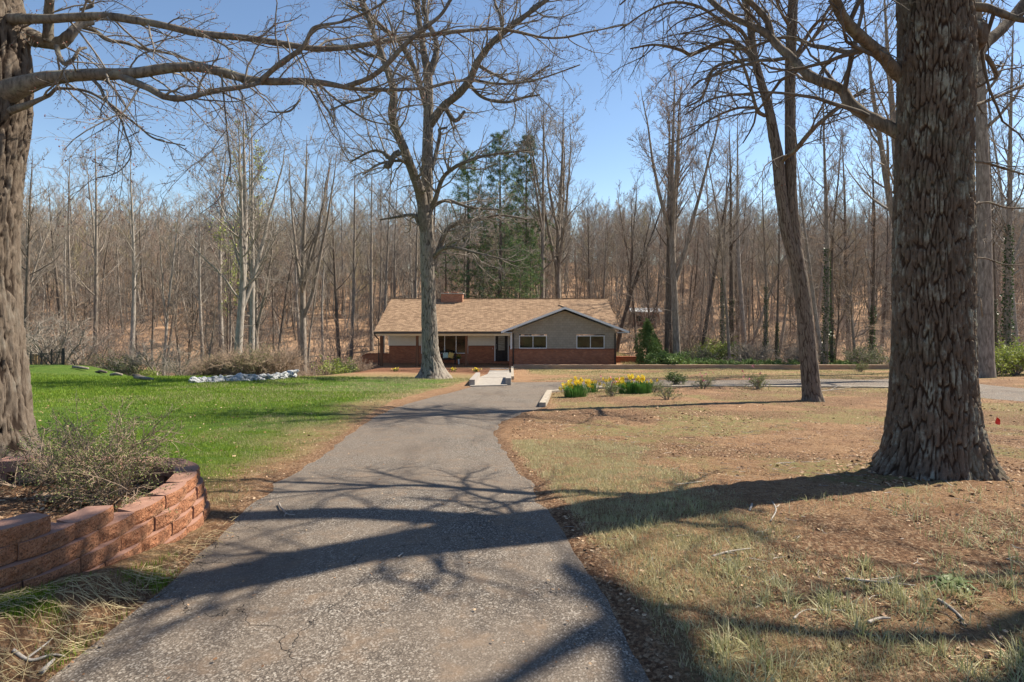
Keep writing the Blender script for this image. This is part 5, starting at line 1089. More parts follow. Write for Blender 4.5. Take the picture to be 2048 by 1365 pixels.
# understory brush: thin whippy saplings on the wood floor
def brush(seed, h, mat):
    rr = np.random.default_rng(seed); P = np.zeros((5, 6, 3)); 
    for i in range(5):
        th = rr.uniform(0, 6.28); P[i, :, 2] = np.linspace(-.1, h*rr.uniform(.6, 1), 6); P[i, :, 0] = np.cumsum(rr.normal(size=6)*.12)+np.cos(th)*np.linspace(0, h*.3, 6); P[i, :, 1] = np.cumsum(rr.normal(size=6)*.12)+np.sin(th)*np.linspace(0, h*.3, 6)
    R = np.tile(np.linspace(.02, .008, 6), (5, 1)); P1, R1, l1 = grow(P, R, 8, h*.45, 5, (30, 70), .05, .15, .15, 1, .6, .008, .5, rr, .3); P2, R2, _ = grow(P1, R1, 5, l1*.5, 4, (30, 70), .05, .15, .1, 1, .6, .006, .6, rr, .3)
    tb = TB(); tb.add(P, R, 4); tb.add(P1, R1, 3); tb.add(P2, R2, 3); return tb.mesh('brush', mat)
lib2 = bpy.data.collections.new('brush_source')
for i in range(6): lib2.objects.link(bpy.data.objects.new('brush', brush(i+50, 2.2+i*.35, M[['twig_far', 'twig_grey', 'twig_red'][i % 3]])))
N = 1900; d = 46+125*r.random(N)**1.1; x = (r.uniform(-60, 2120, N)-1024)/F*d; ok = ~((x > -14) & (x < 11.5) & (d < 59)) & ~((x < -8) & (d < 46))
x = x[ok]; d = d[ok]; gn_scatter('undergrowth', np.stack([x, d, gs(x, d)], 1), r.uniform(0, 6.28, len(x)), r.uniform(.5, 1.3, len(x))*np.where(r.random(len(x)) < .3, 1.8, 1), r.integers(0, 6, len(x)), lib2, 'tangle of thin bare saplings and brush on the wood floor', 'undergrowth')

# ---- white pines behind the house
def pine_mesh(seed, Hh, r0, cb, W0):
    r = np.random.default_rng(seed); n = 20; t = np.linspace(0, 1, n); P = np.stack([np.cumsum(r.normal(size=n)*.03), np.cumsum(r.normal(size=n)*.03), t*Hh-.4*(1-t)], 1); R = r0*(1-t)**.8+.012
    tb = TB(); tb.add(P, R, 9); zt = []; B = []; RB = []
    h = cb*Hh
    while h < Hh*.985:
        u = (h-cb*Hh)/(Hh*(1-cb)); L = W0*(1-u)**.5*(.55+.45*min(1, u*4+.4)); m = r.integers(3, 6); a0 = r.uniform(0, 6.28)
        for i in range(m):
            a = a0+i*6.28/m+r.uniform(-.35, .35); l = L*r.uniform(.55, 1.2); s = np.linspace(0, 1, 7); c = np.array([np.interp(h, P[:, 2], P[:, 0]), np.interp(h, P[:, 2], P[:, 1]), h])
            B.append(c+np.stack([np.cos(a)*l*s, np.sin(a)*l*s, l*(.12*s+.22*s**2)*(0.3+u)-.10*l*s*(1-u)], 1)+np.cumsum(r.normal(size=(7, 3))*.025, 0)); RB.append(np.linspace(.035, .01, 7)*(1-.5*u))
        h += r.uniform(.55, 1.05)*(1-.35*u)
    B = np.array(B); RB = np.array(RB); LB_ = np.linalg.norm(B[:, -1]-B[:, 0], axis=1); tb.add(B, RB, 3)
    P2, R2, l2 = grow(B, RB, 12, LB_*.42, 4, (35, 65), .05, .1, .25, 1, .5, .006, .6, r, .35); tb.add(P2, R2, 3)
    pts = np.vstack([P2[:, 1], P2[:, 2], P2[:, 3], B[:, -1], B[:, -2], B[:, 4]]); pts = pts[r.random(len(pts)) < .5]
    # needle tufts: stars of thin blades
    m = 9; d = r.normal(size=(m, 3)); d[:, 2] = np.abs(d[:, 2])*.8; d /= np.linalg.norm(d, axis=1, keepdims=True); sv = []; sf_ = []
    for i in range(m):
        e = np.cross(d[i], (0, .3, 1)); e /= np.linalg.norm(e); sv += [(-e*.055), (e*.055), d[i]*1.0]; sf_.append((3*i, 3*i+1, 3*i+2))
    V, Fq = scatter(np.array(sv), np.array(sf_), pts, rrand(len(pts), r), r.uniform(.26, .48, len(pts))); lt = r.random(len(pts)) < .42
    fi = Fq.reshape(len(pts), m, 3)
    return tb.mesh('trunk', M['bark_far_dark']), mesh_np('needles', V, fi[~lt].reshape(-1, 3), M['pine']), mesh_np('needles', V, fi[lt].reshape(-1, 3), M['pine_light'])
PM = [pine_mesh(1, 24, .26, .26, 4.0), pine_mesh(2, 25, .28, .20, 4.7), pine_mesh(3, 24, .24, .34, 3.3)]
for px, d, k, sc, rz_, lb in ((935, 60, 0, .93, 0, 'left, shorter white pine with dark dense boughs behind the chimney'), (1001, 58, 1, .93, 1, 'fullest white pine with broad dark green crown behind the roof ridge'), (1054, 63, 2, 1.03, 2, 'slender tallest white pine with open boughs right of the fullest pine'),
                        (1010, 72, 0, .62, 3, 'small light green pine low between the pines behind the roof'), (1060, 56, 2, .52, 4, 'low light green pine peeping over the roof right of the chimney'), (1040, 54, 1, .42, 5, 'lowest bright green pine just above the roof ridge')):
    x = at(px, d); r_ = root('white_pine', (x, d, g1(x, d)), lb, 'pine tree', 'white pines behind the house', rz_); r_.scale = (sc,)*3
    obj('trunk', PM[k][0], r_); o1 = obj('needles', PM[k][1], r_); o1['kind'] = 'stuff'; o2 = obj('needles', PM[k][2], r_); o2['kind'] = 'stuff'; o2['label'] = 'lighter green outer needle tufts'
# tree just outside the view on the right: only its shade is seen
xo, yo = 7.9, 4.9; op_ = wood_tree(19, 19, .30, .34, .30, 14, .02, fork=1, rmin=.012, crown_t=(5, 4, 2)); offt = put_tree('bare_tree', op_, xo, yo, 'bare tree beyond the right edge whose shadow falls across the grass by the driveway', None, 1.0, 0.0)
TE = math.tan(SUN_EL); sh = lambda L: [(sx+.922*z/TE, sy+.387*z/TE, z) for sx, sy, z in L]
OT = [([(7.9, 4.9, 8.0)]+sh([(.66, 2.3, 8.6), (.66, 2.8, 8.9), (.52, 3.2, 9.2), (.35, 3.5, 9.5)]), [.19, .17, .15, .11, .05]), (sh([(.64, 2.95, 9.0), (.35, 2.72, 9.2), (.05, 2.45, 9.5), (-.3, 2.1, 9.8)]), [.10, .09, .07, .03]),
      ([(7.9, 4.9, 4.8)]+sh([(3.2, 3.35, 5.5), (2.3, 3.25, 5.7), (1.6, 3.05, 6.0), (1.1, 3.0, 6.3)]), [.045, .035, .03, .025, .015]), ([(7.9, 4.9, 6.4)]+sh([(2.4, 2.3, 7.2), (1.7, 2.2, 7.6), (1.2, 2.25, 8.0)]), [.12, .10, .08, .04]), ([(7.9, 4.9, 6.0)]+sh([(2.9, 2.95, 6.5), (2.1, 2.7, 6.9), (1.3, 2.75, 7.3), (.8, 3.0, 7.6)]), [.10, .08, .07, .05, .03])]
OT = [resample(a, b, 24) for a, b in OT]
for i, (p, q) in enumerate(OT): limb_obj(offt, p, q, M['limb_oak'], 9, seed=i+90)
add_twigs(offt, OT, 7, 1.2, 4, 3, M['twig_dark'], 33, rmin=.004)
# ------------------------------------------------------------------ timber edging
def timber_run(name, pts, h, w, seg, mat, label, cat, layers=1, zoff=0., jitter=.01):
    """pts: world points along the run (ground), timbers laid end to end"""
    P = np.array(pts, float); s = np.concatenate([[0], np.cumsum(np.linalg.norm(np.diff(P, axis=0), axis=1))]); r = root(name, tuple(P[0]), label, cat); r_ = random.Random(len(pts)*7)
    for l in range(layers):
        a = -0.0 if l % 2 == 0 else -seg/2
        while a < s[-1]-.05:
            u, v = max(a, 0), min(a+seg, s[-1])
            if v-u > .1:
                A = np.array([np.interp(u+.004, s, P[:, j]) for j in range(3)]); B = np.array([np.interp(v-.004, s, P[:, j]) for j in range(3)]); dz = h*(l+.5)+zoff
                A[2] += dz+r_.uniform(-jitter, jitter)*.6; B[2] += dz+r_.uniform(-jitter, jitter)*.6; off = r_.uniform(-jitter, jitter); A[1] += off; B[1] += off
                mb = MB(); mb.beam(A, B, w, h-.008); mb.build('timber', mat, r)
            a += seg
    return r
xs = np.linspace(.08, 30, 22); timber_run('timber_wall', [(x, 39.02, -3.99) for x in xs], .165, .16, 2.44, M['timber'], 'long low retaining wall of stacked brown landscape timbers in front of the house wing', 'timber wall', 2)
timber_run('timber_edging', [(.02, y_, g1(.02, y_)) for y_ in (38.6, 36, 33.0, 30.2, 27.6)], .15, .15, 2.4, M['timber_grey'], 'weathered timber edging running from the house corner to the driveway', 'timber edging', 1, .03)
ep = [GP(1085, 815), GP(1099, 787)]; timber_run('timber_edging', [(a, b, c-.04) for a, b, c in ep], .16, .16, 3.5, M['timber_grey'], 'short pale timber at the driveway corner left of the daffodils', 'timber edging', 1)
ep = [GP(1099, 786.5), GP(1180, 779.5), GP(1250, 777), GP(1340, 775)]; timber_run('timber_edging', [(a, b, c-.05) for a, b, c in ep], .14, .13, 2.4, M['timber_grey'], 'pale timber edging behind the daffodils along the loop road', 'timber edging', 1)
ep = [GP(1342, 775), GP(1500, 774.5), GP(1640, 775.5), GP(1790, 777)]; timber_run('timber_edging', [(a, b, c-.05) for a, b, c in ep], .12, .12, 2.4, M['timber_grey'], 'thin grey timber edging along the loop road behind the twin-stemmed tree', 'timber edging', 1)

# ------------------------------------------------------------------ border of white rocks
def rock_mesh(seed, n=9):
    r = np.random.default_rng(seed); u, v = np.meshgrid(np.linspace(0, np.pi, n), np.linspace(0, 2*np.pi, n, endpoint=False)); x, y, z = np.sin(u)*np.cos(v), np.sin(u)*np.sin(v), np.cos(u)
    q = 1+.5*(vnoise(x*1.3+seed, y*1.3, z*1.3, seed)-.5)*2; x, y, z = x*q, y*q, z*q*.8
    I = np.arange(n*n).reshape(n, n); I2 = np.roll(I, -1, 0); return mesh_np('stone', np.stack([x, y, z], -1).reshape(-1, 3), np.stack([I[:, :-1], I[:, 1:], I2[:, 1:], I2[:, :-1]], -1).reshape(-1, 4), M['white_rock'])
RK = [rock_mesh(s) for s in range(6)]; rr = random.Random(2)
rb0 = root('rock_border', GP(490, 762), 'low curved border of white and blue-grey rocks at the far edge of the lawn', 'rock border')
bp = [GP(a, b) for a, b in ((380, 768), (400, 767), (430, 765.5), (470, 764), (510, 762.5), (545, 760.5), (570, 758.5), (588, 756))]
bs = np.concatenate([[0], np.cumsum(np.linalg.norm(np.diff(np.array(bp), axis=0), axis=1))]); s = 0; bp = np.array(bp)
while s < bs[-1]:
    for lay in (0, 1, 2):
        q = np.array([np.interp(s+rr.uniform(-.05, .05), bs, bp[:, j]) for j in range(3)]); w = rr.uniform(.06, .135)*(1+.4*s/bs[-1]); o = obj('stone', RK[rr.randrange(6)], rb0)
        q[2] = g1(q[0], q[1])+.03+lay*rr.uniform(.08, .10)*(.7+.5*s/bs[-1]); q[1] += lay*.08; o.location = q-np.array(rb0.location); o.scale = (w*1.5, w, w*.62); o.rotation_euler = (rr.uniform(0, .6), rr.uniform(0, .6), rr.uniform(0, 6.28))
    s += rr.uniform(.15, .24)

# ------------------------------------------------------------------ shrubs
def shrub_mesh(seed, h, w, stems, n2=6, n3=5, leafmat_=None, leafn=1, leafs=.03, tw='twig_grey', rmin=.003, ang=(25, 65), trop=.03, wob=.16, lean=0):
    r = np.random.default_rng(seed); P = np.zeros((stems, 8, 3)); t = np.linspace(0, 1, 8)
    for i in range(stems):
        th = r.uniform(0, 6.28); q = r.uniform(.1, 1)**.6; hh = h*r.uniform(.55, 1)*(1-.35*q*q)
        P[i, :, 0] = np.cos(th)*w*(.12*q+.8*q*t**1.1)+np.cumsum(r.normal(size=8)*.02*h)+lean*t*h; P[i, :, 1] = np.sin(th)*w*(.12*q+.8*q*t**1.1)+np.cumsum(r.normal(size=8)*.02*h); P[i, :, 2] = t**.85*hh-.04
    R = np.tile(np.linspace(rmin*4, rmin*1.6, 8), (stems, 1)); P2, R2, l2 = grow(P, R, n2, h*.55, 6, ang, trop, wob, .15, 1, .6, rmin*1.4, .5, r, .35); P3, R3, l3 = grow(P2, R2, n3, l2*.5, 5, ang, trop, wob, .1, 1, .65, rmin, .6, r, .3)
    tb = TB(); tb.add(P, R, 5); tb.add(P2, R2, 4); tb.add(P3, R3, 3); a = tb.mesh('stems', M[tw]); b = None
    if leafmat_:
        pts = np.concatenate([P3[:, -1], P3[:, 2], P3[:, 3], P2[:, -1]]); pts = np.repeat(pts, leafn, 0)+r.normal(size=(len(pts)*leafn, 3))*leafs*.6
        V, Fq = scatter(LEAF_V, LEAF_F, pts, rrand(len(pts), r), leafs*r.uniform(.6, 1.3, len(pts))); b = mesh_np('leaves', V, Fq, M[leafmat_])
    return a, b
def put_shrub(name, pm, x, y, label, cat='shrub', group=None, sc=1., rz=0., z=None):
    r_ = root(name, (x, y, g1(x, y) if z is None else z), label, cat, group, rz); r_.scale = (sc,)*3 if not isinstance(sc, tuple) else sc
    obj('stems', pm[0], r_)['kind'] = 'stuff'
    if pm[1]: obj('leaves', pm[1], r_)['kind'] = 'stuff'
    return r_
# azalea inside the planter wall
az = shrub_mesh(3, .72, .68, 24, 8, 7, 'azalea_leaf', 2, .015, 'twig_tan', .0021, (25, 70), .0, .17)
az2 = shrub_mesh(4, .50, .62, 15, 8, 6, 'azalea_leaf', 1, .015, 'twig_tan', .0021, (25, 75), -.01, .18)
put_shrub('azalea', az, -2.85, 4.02, 'sprawling twiggy azalea with small green and bronze leaves filling the planter behind the block wall', sc=(1.0, .8, .9))
put_shrub('azalea', az2, -3.75, 4.55, 'smaller twiggy azalea against the foot of the left maple trunk', sc=1.0, rz=2)
# far shrubs
tw_ = shrub_mesh(6, 1.6, 1.5, 26, 8, 6, None, tw='twig_far', rmin=.008); twg = shrub_mesh(7, 1.3, 1.3, 24, 8, 6, 'shrub_green', 1, .06, 'twig_far', .007); gr = shrub_mesh(8, 1.5, 1.1, 18, 7, 4, 'shrub_green', 2, .09, 'twig_grey', .006); lime = shrub_mesh(9, 1.6, 1.2, 18, 7, 4, 'lime_leaf', 2, .09, 'twig_grey', .006); jn = shrub_mesh(10, .75, 1.5, 24, 7, 4, 'juniper', 3, .09, 'twig_grey', .006, trop=.0)
sm = shrub_mesh(12, .5, .36, 9, 5, 4, 'azalea_leaf', 2, .028, 'twig_grey', .003)
hedge = shrub_mesh(31, 1.45, 1.25, 38, 8, 6, None, tw='twig_tan', rmin=.007); hedge2 = shrub_mesh(32, 1.3, 1.2, 36, 8, 6, 'azalea_leaf', 1, .035, 'twig_tan', .006)
for px, d, pm, sc, lb in ((408, 29.5, hedge, .75, 'low brown twiggy shrub at the left end behind the white rock border'), (440, 30, hedge2, .9, 'reddish-brown twiggy shrub behind the left part of the rock border'), (478, 29.8, hedge, 1.1, 'brown twiggy shrub behind the middle of the white rock border'), (515, 29.6, hedge2, 1.2, 'tallest rounded twiggy shrub behind the white rock border'), (556, 29.8, hedge, 1.1, 'olive-tinged twiggy shrub behind the right end of the rock border'),
        (417, 31, lime, .6, 'small yellow-green shrub left of the white rock border'), (680, 37.5, gr, 1.0, 'dark green shrub in the mulch bed left of the house'), (668, 37, lime, 1.15, 'yellow-green flowering shrub in the mulch bed left of the house'), (632, 36, hedge, 1.25, 'bare grey shrub between the mulch bed and the wood'), (707, 39, hedge, 1.0, 'small bare shrub beside the left garden wall'), (248, 36, twg, 1.3, 'olive shrub on the bank beyond the left lawn'), (205, 36.5, hedge2, 1.3, 'brownish shrub at the top of the bank near the fence'), (295, 33, lime, .5, 'low yellow-green bush at the foot of the bank')):
    x = at(px, d); put_shrub('shrub', pm, x, d, lb, 'shrub', None, sc, px*.3)
# clipped mushroom-shaped bush and cut stump
x, y, z = GP(590, 752); r_ = root('clipped_bush', (x, y, z), 'small mushroom-shaped clipped bush with dense dry twigs on a short trunk', 'shrub')
mb = MB(); mb.tube([(x, y, z-.1), (x+.03, y, z+.3), (x, y, z+.62)], [.16, .12, .15], 8); mb.build('trunk', M['timber'], r_, True)
r5 = np.random.default_rng(5); n = 60; P = np.zeros((n, 5, 3)); th = r5.uniform(0, 6.28, n); q = r5.random(n); t = np.linspace(0, 1, 5)[None]
P[..., 0] = x+np.cos(th)[:, None]*.62*t*(.3+.7*q)[:, None]; P[..., 1] = y+np.sin(th)[:, None]*.62*t*(.3+.7*q)[:, None]; P[..., 2] = z+.6+.45*t**1.0*(1-.5*q[:, None]); P += r5.normal(size=P.shape)*.02
R = np.full((n, 5), .012); P2, R2, l = grow(P, R, 9, .28, 4, (30, 80), .02, .2, .3, 1, .6, .007, .6, r5); tb = TB(); tb.add(P, R, 3); tb.add(P2, R2, 3); obj('crown', tb.mesh('crown', M['straw' if 0 else 'twig_far'], True, np.array([x, y, z])), r_)
x, y, z = GP(655, 748); r_ = root('cut_stump', (x, y, z), 'splayed cut-back stump of pale stems in the mulch bed', 'stump')
for i in range(7):
    a = i*.9; mb = MB(); mb.tube([(x, y, z-.1), (x+.16*math.cos(a), y+.12*math.sin(a), z+.3), (x+.34*math.cos(a), y+.2*math.sin(a), z+.45+.25*(i % 3))], [.06, .05, .04], 6); mb.build('stem', M['timber'], r_, True)
# junipers and evergreens right of the house
def conifer_bush(seed, h, w, n, mats):
    r = np.random.default_rng(seed); u = r.random(n)**.85; z = u*h*(.82+.18*vnoise(np.linspace(0, 60, n), np.zeros(n), s=seed)); th0 = r.uniform(0, 6.28, n); rad = w*(1-u**1.9)**.75*(.35+.65*r.random(n)**.5)*(.55+.8*vnoise(z*2.2, th0*.8, s=seed)); th = th0; rad *= .8+.3*np.sin(th*3+z*2.5); z = z+r.normal(size=n)*.12
    pos = np.stack([rad*np.cos(th), rad*np.sin(th), z+.05], 1); m = 7; d = r.normal(size=(m, 3)); d[:, 2] = np.abs(d[:, 2])+.3; d /= np.linalg.norm(d, axis=1, keepdims=True); sv = []; sf_ = []
    for i in range(m):
        e = np.cross(d[i], (0, .3, 1)); e /= np.linalg.norm(e); sv += [(-e*.10), (e*.10), d[i]]; sf_.append((3*i, 3*i+1, 3*i+2))
    V, Fq = scatter(np.array(sv), np.array(sf_), pos, rrand(n, r), r.uniform(.10, .20, n)); return mesh_np('foliage', V, Fq, M[mats])
for px, d, h, w, lb, mt in ((1294, 43.5, 3.8, 1.35, 'bushy dark green cedar right of the house behind the timber wall', 'juniper'), (1312, 45, 2.3, 1.0, 'lighter green bush at the right foot of the cedar', 'shrub_green')):
    x = at(px, d); r_ = root('cedar', (x, d, g1(x, d)), lb, 'evergreen'); mb = MB(); mb.tube([(x, d, g1(x, d)-.1), (x, d, g1(x, d)+h*.85)], [.09, .02], 7); mb.build('trunk', M['bark_far_dark'], r_, True); o = obj('foliage', conifer_bush(px, h, w, 2600, mt), r_); o['kind'] = 'stuff'
for i, (px, sc) in enumerate(((1338, 1.0), (1385, .8), (1420, .85), (1455, .75), (1500, .8), (1545, .75), (1590, .7), (1690, .7))):
    d = 40.6+.3*(i % 3); x = at(px, d); put_shrub('juniper', jn, x, d, f"{['tall rounded', 'low spreading', 'feathery low', 'sparse low', 'dense low', 'pale low', 'small low', 'straggly'][i]} juniper along the timber wall, {['just right of the cedar', 'below the pair of tall trees', 'left of the first ivy trunk', 'below the first ivy trunk', 'between the ivy trunks', 'below the sapling smothered in ivy', 'left of the twin-stemmed tree', 'right of the twin-stemmed tree'][i]}", 'juniper', 'junipers along the timber wall', sc*(1.4 if i == 0 else 1), i*1.3)
for px, d, sc, pm, lb in ((1500, 43.5, 1.3, tw_, 'tangled leafless shrub behind the junipers in the thicket'), (1430, 46, 1.4, lime, 'yellow-green bush in the thicket beyond the timber wall'), (1400, 44, 1.2, twg, 'olive shrub in the thicket right of the tall pair of trees'), (1730, 41, 1.2, twg, 'spreading greenish shrub behind the timber wall left of the big oak'), (1590, 43, 1.1, tw_, 'grey bare shrub behind the twin-stemmed tree'), (1985, 29.5, 1.0, lime, 'bright yellow-green bush beside the straight trunk beyond the loop road'), (2030, 30, 1.1, lime, 'bright yellow-green bush at the right edge beyond the loop road'), (2062, 31, 1.1, lime, 'yellow-green bush cut by the right edge'), (1470, 45.5, 1.2, gr, 'dark green camellia-like bush in the thicket')):
    x = at(px, d); put_shrub('shrub', pm, x, d, lb, 'shrub', None, sc, px*.2)
x, y, z = GP(1345, 768); put_shrub('shrub', shrub_mesh(14, .52, .42, 11, 6, 3, 'shrub_green', 2, .055, 'twig_grey', .004), x, y-.5, 'small leafy green rhododendron behind the timber edging right of the daffodils', 'shrub')
for px, py, sc, lb in ((1225, 793, 1.0, 'bronze-leaved azalea between the two daffodil clumps'), (1335, 800, .95, 'sparse brown azalea right of the right daffodil clump'), (1305, 786, 1.0, 'thin twiggy azalea just behind the right daffodil clump'), (1405, 779, 1.0, 'bare spindly azalea beside the timber edging, nearer the daffodils'), (1515, 779, 1.25, 'bare spindly azalea with pink buds beside the timber edging, nearer the twin tree'), (1720, 745, 1.5, 'low azalea in front of the timber wall left of the big oak')):
    x, y, z = GP(px, py); r_ = put_shrub('azalea', sm, x, y, lb, 'azalea', None, sc, px*.5)
    if px in (1515, 1405, 1225):
        n = 7; pp = np.array([x, y, z])+rng.normal(size=(n, 3))*[.3, .15, .12]+[0, 0, .45]; pp = np.repeat(pp, 5, 0)+rng.normal(size=(n*5, 3))*.015; V, Fq = scatter(LEAF_V, LEAF_F, (pp-[x, y, z])/sc, rrand(n*5), np.full(n*5, .05)); o = obj('blossoms', mesh_np('blossoms', V, Fq, M['pink']), r_); o['kind'] = 'stuff'; o['label'] = 'pink blossoms'
# bare dogwood-like small trees and fallen bank timber at the left
sd1 = shrub_mesh(15, 3.2, 1.9, 9, 8, 7, None, tw='twig_far', rmin=.010, trop=.02)
for px, d, lb, sc in ((314, 36, 'small pale-stemmed ornamental tree at the lawn edge, left of the pair', .9), (367, 35, 'small pale-stemmed ornamental tree at the lawn edge, right of the pair', .8), (120, 37, 'wide light grey bare ornamental tree behind the black fence', 1.5), (175, 39, 'grey bare ornamental tree at the top of the bank beside the fence', 1.3), (70, 38, 'bare pale bush-like tree next to the left maple trunk', 1.2)):
    x = at(px, d); z = g1(x, d); r_ = root('ornamental_tree', (x, d, z), lb, 'small tree', 'small ornamental trees beyond the lawn'); mb = MB(); mb.tube([(x, d, z-.2), (x+.05, d, z+.5), (x-.03, d, z+1.1)], [.10, .08, .07], 7); mb.build('trunk', M['bark_far_pale'], r_, True); o = obj('crown', sd1[0], r_); o.location = (0, 0, .9); o.scale = (sc, sc, sc*.85)
rr = random.Random(6); lp = np.array([GP(a, b) for a, b in ((150, 742), (180, 748), (210, 754), (240, 760), (262, 764))])
for i in range(5):
    u = i/4*4; k = min(3, int(u)); p = lp[k]+(lp[k+1]-lp[k])*(u-k); L = rr.uniform(.6, 1.2); a = rr.uniform(-.7, -.2); p = p+np.array([rr.uniform(-.3, .3), rr.uniform(0, 1.5), .10]); p[2] = g1(p[0], p[1])+.1
    r_ = root('log', tuple(p), ['weathered log at the upper end of the bank by the fence', 'second weathered log from the fence on the bank', 'middle weathered log on the bank beyond the lawn', 'weathered log low on the bank, fourth from the fence', 'lowest weathered log at the foot of the bank'][i], 'log', 'weathered logs on the bank'); mb = MB(); c, s_ = math.cos(a), math.sin(a)
    mb.tube([p-np.array([c*L/2, s_*L/2, rr.uniform(-.05, .12)]), p+np.array([0, 0, .03]), p+np.array([c*L/2, s_*L/2, 0])], [.07, .08, .06], 8); mb.build('bole', M['bark_far_dark' if i % 2 else 'bark_far'], r_, True)
# black metal fence with dry grass plumes behind it
xa, ya = at(62, 33.6), 33.6; xb, yb = at(128, 32.6), 32.6; r_ = root('metal_fence', (xa, ya, g1(xa, ya)), 'short run of black metal picket fence beyond the left lawn', 'fence'); n = 22
for i in range(n+1):
    t = i/n; x, y = xa+(xb-xa)*t, ya+(yb-ya)*t; z = g1(x, y); mb = MB(); q = .028 if i % 7 == 0 or i == n else .010; hgt = 1.0 if q > .02 else .86
    mb.box(x-q, x+q, y-q, y+q, z-.1, z+hgt); mb.build('post' if q > .02 else 'picket', M['black'], r_)
for hh in (.12, .80): mb = MB(); mb.beam((xa, ya, g1(xa, ya)+hh), (xb, yb, g1(xb, yb)+hh), .03, .03); mb.build('rail', M['black'], r_)
xc, yc = at(150, 36), 36.4; mb = MB()
for i, (px, d, h) in enumerate(((62, 36, 1.0), (72, 36.3, 2.1), (88, 36, 1.3), (102, 36.2, 1.2), (114, 35.8, 1.0), (127, 35.6, 1.3))):
    x = at(px, d); z = g1(x, d); r5 = np.random.default_rng(i); n = 46; P = np.zeros((n, 5, 3)); t = np.linspace(0, 1, 5)[None]; th = r5.uniform(0, 6.28, n)[:, None]; q = r5.uniform(.05, .4, n)[:, None]
    P[..., 0] = np.cos(th)*q*t; P[..., 1] = np.sin(th)*q*t; P[..., 2] = h*r5.uniform(.6, 1, n)[:, None]*t; tb = TB(); tb.add(P, np.full((n, 5), .022)*np.linspace(1, .7, 5), 3); o = obj('dry_grass_bundle', tb.mesh('dry_grass_bundle', M['dry_stalk'])); o.location = (x, d, z); tag(o, f"{['short', 'tallest', 'thick', 'ragged', 'squat', 'leaning'][i]} straw-coloured clump of dead ornamental grass behind the black fence", 'dry grass', 'dead ornamental grass clumps behind the fence')

# ------------------------------------------------------------------ daffodils and pansies
def flower_mesh(seed, s=.045):
    V = []; Fq = []
    for i in range(6):
        a = i*math.pi/3; c, s_ = math.cos(a), math.sin(a); n = len(V)
        for (u, v, w) in ((.15, 0, 0), (.6, .30, .05), (1.05, 0, -.05), (.6, -.30, .05)): V.append((s*(u*c-v*s_), s*.0+s*w, s*(u*s_+v*c)))
        Fq.append((n, n+1, n+2, n+3))
    n = len(V); k = 8
    for j, (rr_, y) in enumerate(((.20, 0), (.30, -.45))):
        for i in range(k): V.append((s*rr_*math.cos(i*6.283/k), s*y, s*rr_*math.sin(i*6.283/k)))
    cup = [(n+i, n+(i+1) % k, n+k+(i+1) % k, n+k+i) for i in range(k)]
    me = bpy.data.meshes.new('flower'); me.from_pydata(V, [], Fq+cup); me.materials.append(M['petal']); me.materials.append(M['petal_cup']); me.polygons.foreach_set('material_index', [0]*len(Fq)+[1]*len(cup)); me.update(); return me
FL_M = flower_mesh(0)
def daff_clump(px, py, w, nl, fl, label, hl=.40, blue=0):
    x, y, z = GP(px, py); r = np.random.default_rng(px); r_ = root('daffodil_clump', (x, y, z), label, 'daffodils', 'daffodil clumps beside the driveway corner')
    P = np.zeros((nl, 5, 3)); t = np.linspace(0, 1, 5)[None]; a = r.uniform(0, 6.28, nl)[:, None]; q = np.sqrt(r.random(nl))[:, None]*w; ln = hl*r.uniform(.7, 1.05, nl)[:, None]; out = r.uniform(.05, .4, nl)[:, None]
    P[..., 0] = np.cos(a)*(q+out*ln*t**1.6); P[..., 1] = np.sin(a)*(q+out*ln*t**1.6)*.8; P[..., 2] = ln*t-.02
    # flat blades: two-sided strips
    wv = .010*np.stack([-np.sin(a), np.cos(a), 0*a], -1)*np.array([1, 1.15, 1, .8, .25])[None, :, None]; Vv = np.stack([P-wv, P+wv], 2).reshape(-1, 3); b = np.arange(nl)[:, None]*10+np.arange(4)[None]*2; Q = np.stack([b, b+1, b+3, b+2], -1).reshape(-1, 4)
    if nl: obj('leaves', mesh_np('leaves', Vv, Q, M['daff_leaf'], True), r_)['kind'] = 'stuff'
    st = MB()
    for i, (fx, fy) in enumerate(fl):
        X_ = (fx-1024)/F*y; Zf = ZC-(fy-HZ)/F*y; dx, dz = X_-x, Zf-z; yy = r.uniform(-.12, .12); f = obj('flower', FL_M, r_); f.location = (dx, yy-.03, dz); f.rotation_euler = (r.uniform(-.5, .5), r.uniform(0, 1), r.uniform(-1.1, 1.1)); f.scale = (1.5,)*3
        st.tube([(x+dx*.55, y+yy*.5, z), (x+dx*.9, y+yy, z+dz*.6), (x+dx, y+yy, z+dz)], [.004]*3, 4, False)
    if fl: st.build('stems', M['daff_leaf'], r_, True, 'stuff')
rf_ = random.Random(8)
def flz(x0, x1, y0, y1, n): return [(rf_.uniform(x0, x1), rf_.uniform(y0, y1)) for _ in range(n)]
daff_clump(1151, 795, .36, 420, flz(1125, 1136, 766, 776, 5)+flz(1137, 1150, 760, 778, 8)+flz(1148, 1165, 755, 768, 15)+flz(1140, 1148, 770, 778, 4)+[(1122, 778), (1119, 777)], 'leftmost dense daffodil clump with bright green leaves at the driveway corner')
daff_clump(1185, 786, .20, 50, flz(1171, 1192, 760, 774, 16)+[(1200, 769), (1206, 770), (1180, 773)], 'small sparse daffodil group between the left clump and the azalea')
daff_clump(1225, 785, .18, 22, flz(1206, 1222, 758, 765, 7)+flz(1224, 1245, 758, 770, 12), 'scattered daffodil flowers rising through the bronze azalea')
daff_clump(1255, 788, .30, 380, flz(1236, 1250, 755, 772, 13)+flz(1255, 1266, 750, 757, 7)+[(1262, 763)], 'larger daffodil clump right of the azalea')
